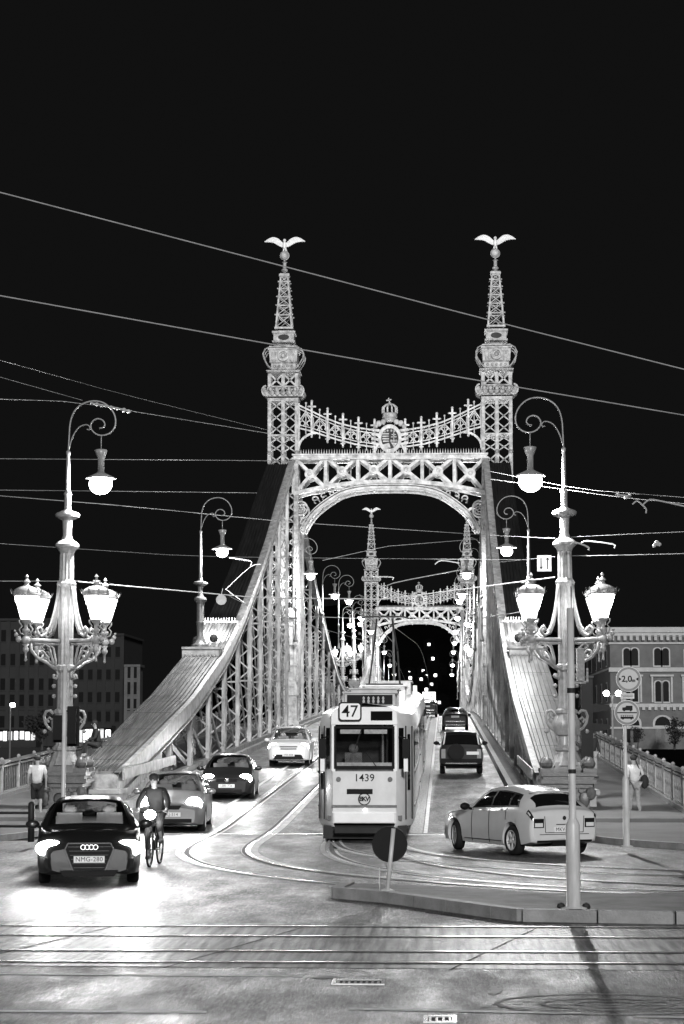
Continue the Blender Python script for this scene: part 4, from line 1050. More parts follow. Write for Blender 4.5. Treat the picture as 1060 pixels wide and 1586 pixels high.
# ---------------------------------------------------------------- cars
def pchip(xs, ys, x):
    xs = np.array(xs, float); ys = np.array(ys, float); h = np.diff(xs); d = np.diff(ys)/h; n = len(xs); m = np.zeros(n)
    for i in range(1, n-1):
        if d[i-1]*d[i] > 0: m[i] = 2*d[i-1]*d[i]/(d[i-1]+d[i])
    m[0] = d[0]; m[-1] = d[-1]
    x = min(max(x, xs[0]), xs[-1]); i = min(n-2, max(0, int(np.searchsorted(xs, x)-1))); t = (x-xs[i])/h[i]
    return float((2*t**3-3*t*t+1)*ys[i]+(t**3-2*t*t+t)*h[i]*m[i]+(-2*t**3+3*t*t)*ys[i+1]+(t**3-t*t)*h[i]*m[i+1])
SEATM = mat('seat_fabric', .32, .9, var=.2)
class Car:
    """length along +y from the nose (y=0); table rows: y, zb, hw, zs, hs, zt, ht"""
    def __init__(s, tab, wheels, rw, root):
        s.t = list(zip(*tab)); s.w = wheels; s.rw = rw; s.root = root; s.L = tab[-1][0]
    def sec(s, y):
        zb, hw, zs, hs, zt, ht = [pchip(s.t[0], s.t[i], y) for i in range(1, 7)]
        g = min(1, max(0, (zt-zs)/.3))
        P_ = [(0, zb+.04), (hw*.8, zb), (hw*.96, zb+.03), (hw*.995, zb+.16), (hw, (zb+zs)/2+.05), (hw-.01, zs-.16), (hs+.02, zs-.04), (hs-.02, zs+.005),
              (hs+(ht-hs)*.5+.025*g, zs+(zt-zs)*.5), (ht+.02*g, zt-.07*g-.005), (ht-.05, zt-.015*g), (ht*.55, zt+.015), (0, zt+.025)]
        ra = s.rw+.055; out = []
        arch = None
        for yw in s.w:
            if abs(y-yw) < ra: arch = s.rw+math.sqrt(ra*ra-(y-yw)**2)
        for i, (x, z) in enumerate(P_):
            if arch and 1 <= i <= 5: z = max(z, arch+.004*i)
            out.append((x, z))
        return out
    def S(s, y, v, side, off=0):
        p = s.sec(y); i = min(len(p)-2, int(v)); f = v-i
        x = p[i][0]+(p[i+1][0]-p[i][0])*f; z = p[i][1]+(p[i+1][1]-p[i][1])*f
        q = Vector((side*x, y, z))
        if off:
            e = .02; a = s.S(min(y+e, s.L), v, side)-s.S(max(y-e, 0), v, side)
            v0, v1 = max(0, v-.15), min(11.99, v+.15); b = s.S(y, v1, side)-s.S(y, v0, side)
            n = a.cross(b); 
            if n.length > 1e-9:
                n.normalize()
                if n.dot(Vector((side*.5, .0, .6))) < 0 and abs(n.y) < .9: n = -n
                if abs(n.y) >= .9: n = n if (n.y > 0) == (y > s.L/2) else -n
                q = q+n*off
        return q
    holes = ()
    def body(s, m, name='body'):
        ys_ = set([0, .02, .05, .1, s.L-.1, s.L-.05, s.L-.02, s.L])
        ys_ |= set(float(v) for v in np.linspace(0, s.L, 62))
        ra = s.rw+.055
        for yw in s.w:
            for k_ in range(-12, 13): ys_.add(yw+ra*math.sin(k_*PI/24)*.9999)
            ys_.add(yw-ra-.002); ys_.add(yw+ra+.002)
        ys_ = sorted(v for v in ys_ if 0 <= v <= s.L); rows = []
        for y in ys_:
            p = s.sec(y); rows.append([(-a, y, z) for a, z in reversed(p)]+[(a, y, z) for a, z in p[1:]])
        M_ = MB(); M_.grid(rows); n = len(rows[0]); nv_ = len(s.sec(0)); keep = []
        for f in M_.f:
            cy_ = sum(M_.v[q][1] for q in f)/4; ks = [q % n for q in f]; kk = sum(ks)/4; vv = abs(kk-(nv_-1))
            if not any(a < cy_ < b and v0 < vv < v1 for a, b, v0, v1 in s.holes): keep.append(f)
        M_.f = keep; M_.f.append(tuple(range(n-1))); L = (len(rows)-1)*n; M_.f.append(tuple(L+i for i in reversed(range(n-1))))
        o = M_.build(name, m, s.root); smooth_by_angle(o, 35)
        u = MB(); u.box(-.62, .62, .25, s.L-.25, s.rw*.62, s.rw+.36); u.build('underbody', BLACKP, s.root)
        if s.holes:
            bz = s.t[3][5]; q = MB(); yw_ = s.holes[0][0]
            q.prism([(-.70, bz-.12), (.70, bz-.12), (.66, bz-.02), (-.66, bz-.02)], yw_+.0, yw_+.32)
            q.build('dashboard', BLACKP, s.root)
            for sd_ in (-1, 1):
                q = MB(); q.tube([Vector((sd_*.37, yw_+.5+.19*math.sin(a), bz+.0+.19*math.cos(a))) for a in [0]]+[Vector((sd_*.37, yw_+.52, bz))], .01, 5) if False else None
                q.cbox((sd_*.36, yw_+1.15, bz-.1), .46, .14, .62, 0, R(-12)); q.ball((sd_*.36, yw_+1.24, bz+.27), .13, 8, (1, .5, .75)); q.build('seat', SEATM, s.root)
            q = MB(); q.box(-.62, .62, yw_+2.0, yw_+2.12, bz-.5, bz+.12)
            for x in (-.4, 0, .4): q.ball((x, yw_+2.08, bz+.17), .11, 8, (1, .5, .7))
            q.build('rear_seat', SEATM, s.root)
        return o
    def panel(s, name, m, y0, y1, v0, v1, sides=(1, -1), off=.006, ny=10, nv=6, y0b=None, y1b=None, parent=None, wrap=False):
        """patch of the surface pushed out a little; y0..y1 at v0 and y0b..y1b at v1"""
        y0b = y0 if y0b is None else y0b; y1b = y1 if y1b is None else y1b
        for sd_ in sides:
            M_ = MB(); rows = []
            for j in range(nv+1):
                f = j/nv; v = v0+(v1-v0)*f; a, b = y0+(y0b-y0)*f, y1+(y1b-y1)*f
                rows.append([s.S(a+(b-a)*i/ny, v, sd_, off) for i in range(ny+1)])
            M_.grid(rows); o = M_.build(name, m, parent or s.root, smooth=True)
        return o
    def top(s, name, m, y0, y1, xi, off=.006, vlo=9.6):
        """window across the car (windscreen / rear screen): y from y0 to y1, x inside +-xi fraction"""
        M_ = MB(); rows = []
        for j in range(9):
            y = y0+(y1-y0)*j/8
            r = [s.S(y, v, -1, off) for v in np.linspace(vlo, 12, 6)]+[s.S(y, v, 1, off) for v in np.linspace(12, vlo, 6)[1:]]
            rows.append(r)
        M_.grid(rows); return M_.build(name, m, s.root, smooth=True)
    def wheels(s, tw=.2, rim=None, x=None, steer=0, trk=.76):
        rim = rim or GALV
        for yw in s.w:
            for sd_ in (-1, 1):
                r = s.rw; M_ = MB(); prof = [(r*.62, -tw/2), (r*.9, -tw/2), (r, -tw/2+.03), (r, tw/2-.03), (r*.9, tw/2), (r*.66, tw/2), (r*.62, tw/2-.05)]
                M_.lathe(0, 0, prof, 28)
                T = Matrix.Translation((sd_*trk, yw, r)) @ Matrix.Rotation(steer if yw == s.w[0] else 0, 4, 'Z') @ Matrix.Rotation(sd_*PI/2, 4, 'Y')
                M_.v = [tuple(T@Vector(p)) for p in M_.v]; w_ = M_.build('wheel', RUBBER, s.root, smooth=True)
                N_ = MB(); N_.lathe(0, 0, [(.03, tw/2-.02), (.07, tw/2-.005), (.07, tw/2-.05)], 10)
                N_.lathe(0, 0, [(r*.60, tw/2-.06), (r*.67, tw/2+.004), (r*.62, tw/2+.004), (r*.56, tw/2-.05)], 28)
                for k_ in range(5):
                    for dd in (-.16, .16):
                        a = 2*PI*k_/5+dd; N_.bar((.04*math.cos(a), .04*math.sin(a), tw/2-.02), (r*.6*math.cos(a), r*.6*math.sin(a), tw/2-.02), .028, .02, (0, 0, 1))
                N_.v = [tuple(T@Vector(p)) for p in N_.v]; N_.build('rim', rim, w_)
                D = MB(); D.lathe(0, 0, [(r*.6, tw/2-.1), (.02, tw/2-.1)], 20); D.v = [tuple(T@Vector(p)) for p in D.v]; D.build('hub_disc', BLACKP, w_)
PLATE = mat('plate_white', .62, .5, var=.03)
def plate(c, txt, x, y, z, w=.52, h=.11, face=-1, light=None):
    """face=-1 looks towards -y (nose), +1 towards +y (tail)"""
    m = MB(); ya, yb = (y-.02, y) if face < 0 else (y, y+.02); m.box(x-w/2, x+w/2, ya, yb, z-h/2, z+h/2); o = m.build('number_plate', PLATE, c.root)
    M_ = Matrix.Translation((x, ya-.001 if face < 0 else yb+.001, z)) @ Matrix.Rotation(0 if face < 0 else PI, 4, 'Z') @ Matrix.Rotation(PI/2, 4, 'X')
    if txt: 
        e = textmesh('plate_text', txt, h*.98, BLACKP, o, M_, depth=.002, spacing=1.06, bold=0)
HLIGHT = emis('headlight_lens', 50)
def head(c, x, y, z, sx, sz, W=260, m=None, pitch=3.5, r=.03):
    for s in (-1, 1):
        b = MB(); b.ball((s*x, y, z), 1, 12, (sx, .07, sz)); b.build('headlight', m or HLIGHT, c.root, smooth=True)
        if W:
            l = ptlight('headlight_beam', (s*x, y-.16, z), W, c.root, r, 'SPOT', (PI/2-R(pitch), 0, PI), R(75), 1.0)
PBLK = mat('car_black', .012, .3, var=.1, coat=.5, spec=.3)
PDRK = mat('car_dark_grey', .045, .3, metal=.2, var=.1, coat=1)
PSIL = mat('car_silver', .20, .32, metal=.4, var=.05, coat=.8)
PWHT = mat('car_white', .74, .35, var=.04, coat=.8)
CHRM = mat('chrome', .8, .12, metal=1, var=.05)
TAIL = emis('tail_lamp', 1.2)
TAILD = mat('tail_lens', .25, .2, coat=1)
def roofz(L, H, kind):
    pass
# y, zb, hw, zs, hs, zt, ht
def tab_hatch(L=4.3, W=.885, H=1.45, hood=.98, belt=.96, cowl=1.02, roof0=1.78, roof1=3.1, end=None):
    return [(0, .24, W*.72, .58, W*.70, .62, W*.55), (.06, .2, W*.83, .66, W*.80, .70, W*.66), (.2, .18, W*.92, .74, W*.88, .78, W*.76), (.5, .18, W*.98, .84, W*.93, .88, W*.82),
            (cowl, .18, W, belt-.03, W*.95, hood, W*.84), (cowl+.15, .18, W, belt-.02, W*.955, hood+.05, W*.83), ((cowl+roof0)/2+.1, .18, W, belt, W*.96, H-.15, W*.72), (roof0, .18, W, belt, W*.96, H-.035, W*.66),
            (roof0+.5, .18, W, belt, W*.965, H, W*.655), (roof1, .18, W, belt+.02, W*.965, H-.03, W*.65), (L-.45, .2, W*.99, belt+.03, W*.94, H-.12, W*.62), (L-.22, .24, W*.96, belt+.02, W*.90, H-.32, W*.62),
            (L-.08, .27, W*.92, belt-.02, W*.86, belt+.06, W*.66), (L, .32, W*.84, belt-.14, W*.80, belt-.10, W*.66)]
def body_std(c, paint, L, cowl, roof0, roof1, glass=None, belt_v=7.15):
    glass = glass or CGL
    c.holes = [(cowl+.15, roof0-.10, 9.8, 12.1), (L-.40, L-.16, 9.8, 12.1), (cowl+.62, cowl+1.43, 7, 9), (cowl+1.57, L-1.0, 7, 9)]
    c.body(paint)
    c.top('windscreen', glass, cowl+.09, roof0-.06, 1, .008, 9.35)
    c.top('rear_screen', glass, L-.42, L-.13, 1, .008, 9.5)
    c.panel('side_window', glass, cowl+.58, cowl+1.46, 6.98, 9.02, off=.006, y1b=cowl+1.46)
    c.panel('side_window', glass, cowl+1.54, L-.95, 6.98, 9.02, off=.006)
    c.panel('side_window', glass, L-.88, L-.55, 7.4, 8.8, off=.006, y0b=L-.95, y1b=L-.72)
def mirrors(c, x, y, z, m):
    for s in (-1, 1):
        b = MB(); b.ball((s*(x+.12), y, z), .1, 10, (1.25, .7, .8)); b.bar((s*(x-.04), y+.03, z-.06), (s*(x+.08), y, z-.02), .05, .04); b.build('wing_mirror', m, c.root, smooth=True)
def seats(c, y, z, xs=(-.36, .36)):
    pass

# 1 near dark car, lights on
C = thing('dark_car', 'near black estate car with blazing headlights and number plate NMG-280', 'car')
c = Car(tab_hatch(4.6, .90, 1.43, .93, .95, 1.12, 1.95, 3.5), (.86, 3.66), .32, C)
body_std(c, PBLK, 4.6, 1.12, 1.95, 3.5); c.wheels(); mirrors(c, .88, 1.55, .98, PBLK)
head(c, .66, .12, .63, .25, .14, 85, emis('near_headlight', 160), 2.2, .05)
m = MB(); m.prism([(-.36, .72), (.36, .72), (.40, .62), (.27, .26), (-.27, .26), (-.40, .62)], -.015, .05); g = m.build('grille', BLACKP, C)
m = MB(); pts = [Vector((a, -.02, b)) for a, b in ((-.36, .72), (.36, .72), (.41, .62), (.27, .26), (-.27, .26), (-.41, .62), (-.36, .72))]; m.strip(pts, .022, .02)
for i in range(6): m.bar((-.36+.02*i, -.02, .66-.07*i), (.36-.02*i, -.02, .66-.07*i), .008, .008)
m.build('grille_surround', mat('grille_trim', .05, .3, metal=.3), g)
m = MB()
for i in range(4): m.disc((-.105+.07*i, -.03, .655), .045, -.01, .01, 18, .034)
m.build('ring_emblem', CHRM, C)
plate(c, 'NMG-280', 0, -.02, .45)
m = MB(); m.prism([(-.50, .27), (.50, .27), (.42, .16), (-.42, .16)], -.03, .1)
m.build('lower_lip', BLACKP, C)
for s in (-1, 1):
    m = MB(); m.prism([(s*.5, .42), (s*.76, .46), (s*.74, .30), (s*.48, .27)], .03, .12); m.build('air_intake', BLACKP, C)
    m = MB(); m.ball((s*.66, .06, .36), .05, 8, (1.3, .4, .8)); m.build('fog_lamp', CHRM, C)
p = G(143, 1370); C.location = (-6.02, 35.4, 0); C.rotation_euler.z = R(9.7)

# 2 silver compact MPV
C = thing('silver_car', 'silver compact car with headlights on, behind the cyclist', 'car')
c = Car(tab_hatch(4.2, .88, 1.53, 1.02, 1.0, .85, 1.7, 3.3), (.80, 3.4), .31, C)
body_std(c, PSIL, 4.2, .85, 1.7, 3.3); c.wheels(); mirrors(c, .86, 1.3, 1.03, PSIL)
head(c, .60, .16, .74, .22, .18, 200)
m = MB(); m.prism([(-.28, .70), (.28, .70), (.22, .60), (-.22, .60)], -.02, .04); m.box(-.55, .55, -.01, .06, .26, .36); m.build('grille', BLACKP, C)
plate(c, 'HKJ-514', 0, -.015, .47)
C.location = (P(264, 1282, 54).x, 54.0, deckz(53)); C.rotation_euler.z = R(3)

# 3 black hatch with plate
C = thing('black_car', 'black compact car with headlights on, between the silver car and the white off-roader', 'car')
c = Car(tab_hatch(4.0, .86, 1.46, .98, .96, .85, 1.65, 3.1), (.78, 3.25), .30, C)
body_std(c, PBLK, 4.0, .85, 1.65, 3.1); c.wheels(); mirrors(c, .84, 1.25, 1.0, PBLK)
head(c, .60, .14, .68, .21, .16, 180)
m = MB(); m.box(-.34, .34, -.02, .04, .58, .68); m.box(-.5, .5, -.02, .06, .24, .34); g = m.build('grille', BLACKP, C)
m = MB(); m.ball((0, -.02, .63), .07, 10, (1, .3, 1)); m.build('emblem', CHRM, C)
plate(c, 'LBR-736', 0, -.02, .45)
C.location = (P(351, 1238, 67.5).x, 67.5, deckz(67.5)); C.rotation_euler.z = R(2)

# 4 white off-roader
C = thing('white_off_roader', 'white off-roader with roof rails and headlights on, farthest of the oncoming cars', 'car')
tb = [(0, .34, .70, .80, .68, .86, .52), (.08, .28, .82, .88, .78, .94, .66), (.25, .26, .90, .98, .86, 1.02, .76), (.9, .26, .925, 1.06, .88, 1.12, .8), (1.1, .26, .925, 1.07, .885, 1.17, .79), (1.5, .26, .925, 1.08, .885, 1.48, .70), (1.85, .26, .925, 1.08, .885, 1.66, .66),
      (2.4, .26, .925, 1.08, .885, 1.70, .66), (4.0, .28, .92, 1.1, .88, 1.68, .65), (4.4, .3, .9, 1.1, .86, 1.5, .64), (4.55, .34, .86, 1.06, .82, 1.16, .66), (4.6, .4, .8, .95, .76, 1.0, .62)]
c = Car(tb, (.88, 3.55), .36, C); body_std(c, PWHT, 4.6, .95, 1.85, 3.6); c.wheels(); mirrors(c, .9, 1.4, 1.14, PWHT)
head(c, .64, .15, .84, .24, .17, 160)
m = MB(); m.box(-.38, .38, -.03, .05, .83, .87); m.box(-.34, .34, -.03, .05, .74, .78); m.prism([(-.52, .52), (.52, .52), (.66, .32), (-.66, .32)], -.02, .06); m.build('grille', BLACKP, C)
m = MB(); m.box(-.52, .52, -.05, .05, .26, .32); m.build('skid_plate', CHRM, C)
for s in (-1, 1):
    m = MB(); m.ball((s*.60, .03, .48), .08, 10, (1.1, .5, .8)); m.build('fog_lamp', CHRM, C)
    m = MB(); m.tube([(s*.62, 1.9, 1.70), (s*.62, 2.1, 1.77), (s*.62, 3.8, 1.76), (s*.62, 4.0, 1.70)], .025, 6); m.build('roof_rail', PWHT, C)
plate(c, 'JTD-028', 0, -.03, .50)
C.location = (P(447, 1185, 89).x, 89.0, deckz(89)); C.rotation_euler.z = R(1)

# 5 dark small off-roader from behind with spare wheel on the tail door
C = thing('dark_off_roader', 'black off-roader seen from behind, spare wheel on its tail door', 'car')
tb = [(0, .4, .66, .9, .64, .95, .5), (.2, .3, .82, 1.0, .78, 1.04, .68), (.9, .28, .86, 1.04, .82, 1.1, .74), (1.4, .28, .86, 1.05, .82, 1.5, .66), (1.7, .28, .86, 1.05, .82, 1.64, .64), (2.4, .28, .86, 1.05, .82, 1.67, .64), (3.6, .3, .86, 1.06, .82, 1.65, .63), (3.85, .32, .85, 1.05, .81, 1.5, .64), (3.97, .34, .84, 1.02, .80, 1.12, .68), (4.02, .4, .82, .95, .78, .98, .66)]
c = Car(tb, (.75, 3.2), .35, C); c.body(PBLK); c.wheels(trk=.74); mirrors(c, .86, 1.25, 1.2, BLACKP)
c.top('rear_screen', GLASS, 3.84, 3.965, 1, .01, 9.4); c.panel('side_window', GLASS, 1.6, 2.5, 7.25, 8.9); c.panel('side_window', GLASS, 2.6, 3.5, 7.25, 8.9)
c.top('windscreen', GLASS, 1.0, 1.65, 1, .008, 9.35)
m = MB(); m.disc((.20, 4.06, .86), .33, -.04, .16, 26); m.disc((.20, 4.06, .86), .29, .16, .19, 26); m.build('spare_wheel', BLACKP, C)
m = MB(); m.box(-.80, .80, 4.0, 4.14, .42, .60); m.build('bumper', BLACKP, C)
m = MB(); m.box(-.62, .62, 4.14, 4.16, .40, .445); m.build('bumper_trim', CHRM, C)
for s in (-1, 1):
    m = MB(); m.box(s*.70-.08, s*.70+.08, 3.99, 4.04, .62, .98); m.build('tail_light', TAILD, C)
m = MB(); m.strip([Vector((s_, 3.93, z_)) for s_, z_ in ((-.70, 1.1), (-.62, 1.58))], .05, .03); m.strip([Vector((s_, 3.93, z_)) for s_, z_ in ((.70, 1.1), (.62, 1.58))], .05, .03); m.build('pillar_highlight', mat('pillar_sheen', .55, .3), C)  # pale strips paint the sheen on the black rear pillars, no lamps
plate(c, None, -.45, 4.03, .82, .48, .12, 1)
C.location = (P(715, 1200, 82).x, 86.0, deckz(84)); C.rotation_euler.z = R(180)
C.location.x = P(715, 1200, 82).x; C.location.y = 82+4.05
# 6 dark hatch farther on
C = thing('dark_hatchback', 'dark hatchback seen from behind, farther up the bridge ahead of the black off-roader', 'car')
c = Car(tab_hatch(4.1, .86, 1.46, .98, .98, .85, 1.65, 3.2), (.78, 3.3), .30, C)
body_std(c, PBLK, 4.1, .85, 1.65, 3.2); c.wheels(); mirrors(c, .84, 1.25, 1.0, BLACKP)
plate(c, None, 0, 4.1, .86, .52, .13, 1)
m = MB(); m.box(-.62, .62, 4.02, 4.12, .52, .58); m.box(-.66, .66, 4.0, 4.1, .3, .36); m.build('bumper_trim', CHRM, C)
for s in (-1, 1):
    m = MB(); m.ball((s*.66, 4.02, .80), .1, 8, (.8, .5, 1.3)); m.build('tail_light', emis('tail_lit', 2.5), C)
C.location = (P(705, 1130, 140).x, 136+4.1, deckz(138)); C.rotation_euler.z = PI
d = copy_tree(C, loc=(P(662, 1118, 175).x+.0, 176, deckz(176)), label='dark hatchback seen from behind, just showing past the tram, farthest car on the bridge')
# 7 white hatchback turning, rear three-quarter
C = thing('white_hatchback', 'white hatchback turning onto the bridge, seen from behind at an angle', 'car')
W = .88
tb = [(0, .26, W*.66, .58, W*.64, .62, W*.5), (.06, .21, W*.80, .66, W*.78, .69, W*.64), (.2, .18, W*.90, .73, W*.87, .76, W*.74), (.6, .18, W*.97, .82, W*.93, .86, W*.8), (1.25, .18, W, .90, W*.95, .96, W*.82), (1.4, .18, W, .91, W*.95, 1.02, W*.80), (1.9, .18, W, .93, W*.955, 1.30, W*.70), (2.2, .18, W, .94, W*.96, 1.40, W*.655),
      (2.7, .18, W, .95, W*.96, 1.43, W*.65), (3.3, .18, W, .98, W*.95, 1.385, W*.62), (3.75, .2, W*.995, 1.0, W*.93, 1.29, W*.57), (3.98, .22, W*.975, .99, W*.90, 1.15, W*.56), (4.14, .25, W*.95, .96, W*.87, 1.0, W*.66), (4.29, .28, W*.92, .88, W*.88, .93, W*.74), (4.33, .33, W*.86, .78, W*.83, .82, W*.7)]
c = Car(tb, (.85, 3.54), .32, C); PW2 = mat('hatch_white', .50, .3, var=.06, coat=.9); c.body(PW2); c.wheels(steer=R(-14), trk=.765); mirrors(c, .87, 1.62, .98, BLACKP)
c.top('windscreen', GLASS, 1.36, 2.12, 1, .008, 9.35)
m = MB()
rs = [[c.S(y, v, s, .012) for s, v in [(-1, q) for q in np.linspace(8.9, 12, 6)]+[(1, q) for q in np.linspace(12, 8.9, 6)[1:]]] for y in np.linspace(3.80, 4.10, 7)]
m.grid(rs); m.build('rear_screen', GLASS, C, smooth=True)
c.panel('window_surround', BLACKP, 1.62, 3.76, 7.12, 9.0, off=.004, y0b=2.08, y1b=3.54)
c.panel('side_window', GLASS, 1.80, 2.50, 7.3, 8.8, off=.009, y0b=2.12, y1b=2.50)
c.panel('side_window', GLASS, 2.58, 3.28, 7.3, 8.8, off=.009, y1b=3.24)
c.panel('side_window', GLASS, 3.34, 3.66, 7.35, 8.7, off=.009, y1b=3.46)
TB = mat('tail_surround', .01, .2, spec=.2)
for s in (-1, 1):
    m = MB(); b_ = []
    for j in range(7):
        v = 5.7+(6.9-5.7)*j/6
        b_.append([c.S(y, v, s, .012) for y in (4.12, 4.16, 4.20, 4.24, 4.28, 4.315)])
    m.grid(b_); 
    m.box(min(s*.5, s*.74), max(s*.5, s*.74), 4.28, 4.34, .60, .79)
    q = m.build('tail_light', TB, C)
    m = MB(); m.grid([[p+Vector((s*.004, .004, 0)) for p in r[1:5]] for r in b_[1:4]]); m.box(min(s*.53, s*.72), max(s*.53, s*.72), 4.335, 4.346, .62, .70); m.build('lamp_element', mat('tail_white', .55, .15, var=.1), q)
plate(c, 'MKV-392', 0, 4.325, .56, .5, .11, 1)
m = MB(); m.box(-.66, .66, 4.26, 4.36, .30, .34); m.box(-.3, .3, 4.3, 4.34, .22, .30); m.build('diffuser', BLACKP, C)
m = MB(); m.ball((0, 4.34, .80), .045, 10, (1, .3, 1)); m.build('emblem', DARKM, C)
m = MB()
for y, v0, v1 in ((1.72, 2.2, 7.0), (2.54, 2.2, 7.0), (3.30, 4.6, 7.0)):
    for s in (-1, 1): m.strip([c.S(y, v, s, .003) for v in np.linspace(v0, v1, 9)], .012, .006, (0, 1, 0))
for s in (-1, 1): m.strip([c.S(y, 2.6, s, .003) for y in np.linspace(1.35, 3.1, 10)], .015, .01, (1, 0, 0))
m.build('door_gap', BLACKP, C)
m = MB(); yy_ = 4.337
m.strip([Vector((a, yy_, b)) for a, b in ((-.48, .84), (-.46, .50), (.46, .50), (.48, .84))], .012, .008)
m.box(-.60, .60, yy_-.01, yy_+.004, .455, .467); m.box(-.20, .20, yy_, yy_+.01, .66, .675)
m.build('tailgate_gap', DARKM, C)
m = MB(); m.tube([(-.5, 3.74, 1.33), (0, 3.80, 1.345), (.5, 3.74, 1.33)], .018, 6); m.build('roof_spoiler', PW2, C)
for y in (2.3, 3.12):
    for s in (-1, 1): m = MB(); m.ball(c.S(y, 6.2, s, .02), .04, 8, (.4, 2.2, .5)); m.build('door_handle', PW2, C)
for s in (-1, 1):
    m = MB(); m.ball((s*.62, .17, .64), .12, 10, (1.2, .8, .7)); m.build('headlight', HLIGHT, C)
hd = R(28)          # heading: away and to the left
# rear-left wheel contact at X=1.54, Y=43.7
RZ = PI+hd
def place(o, local, world, rz):
    v = Matrix.Rotation(rz, 3, 'Z') @ Vector((local[0], local[1], 0)); o.rotation_euler.z = rz; o.location = (world[0]-v.x, world[1]-v.y, 0)
# nose (local -y) must point to (-sin, cos): rotate so that -y -> (-sin hd, cos hd)
g_ = G(799, 1325); C.scale = (1, .94, 1); place(C, (.76, 3.54*.94), (g_.x, g_.y), RZ)
# ---------------------------------------------------------------- people
SKIN = mat('skin', .30, .6, var=.1); CLW = mat('white_cotton', .55, .8, var=.1, scale=14); CLB = mat('black_cloth', .016, .85, var=.3, scale=10)
CLD = mat('dark_jacket', .014, .8, var=.3, scale=10); CLJ = mat('pale_jeans', .26, .85, var=.2, scale=12); CLG = mat('grey_trousers', .03, .85, var=.3)
HAIR = mat('dark_hair', .02, .7, var=.4, scale=30); SHOE = mat('shoe', .05, .6)
def skin(name, m, parent, verts, edges, radii, root=0, sub=1):
    me = bpy.data.meshes.new(name); me.from_pydata([tuple(v) for v in verts], edges, []); me.materials.append(m)
    o = bpy.data.objects.new(name, me); COL.objects.link(o)
    sk = o.modifiers.new('skin', 'SKIN'); sb = o.modifiers.new('sub', 'SUBSURF'); sb.levels = sub; sb.render_levels = sub
    if not me.skin_vertices: me.skin_vertices.new() if hasattr(me.skin_vertices, 'new') else None
    for i, r in enumerate(radii):
        me.skin_vertices[0].data[i].radius = (r, r) if not isinstance(r, tuple) else r
    roots = root if isinstance(root, (list, tuple)) else [root]
    for i in roots: me.skin_vertices[0].data[i].use_root = True
    sk.use_smooth_shade = True
    dg = bpy.context.evaluated_depsgraph_get(); dg.update()
    nm = bpy.data.meshes.new_from_object(o.evaluated_get(dg)); bpy.data.objects.remove(o)
    nm.name = name; nm.polygons.foreach_set('use_smooth', [True]*len(nm.polygons))
    if not nm.materials: nm.materials.append(m)
    o = bpy.data.objects.new(name, nm); COL.objects.link(o); o.parent = parent; return o
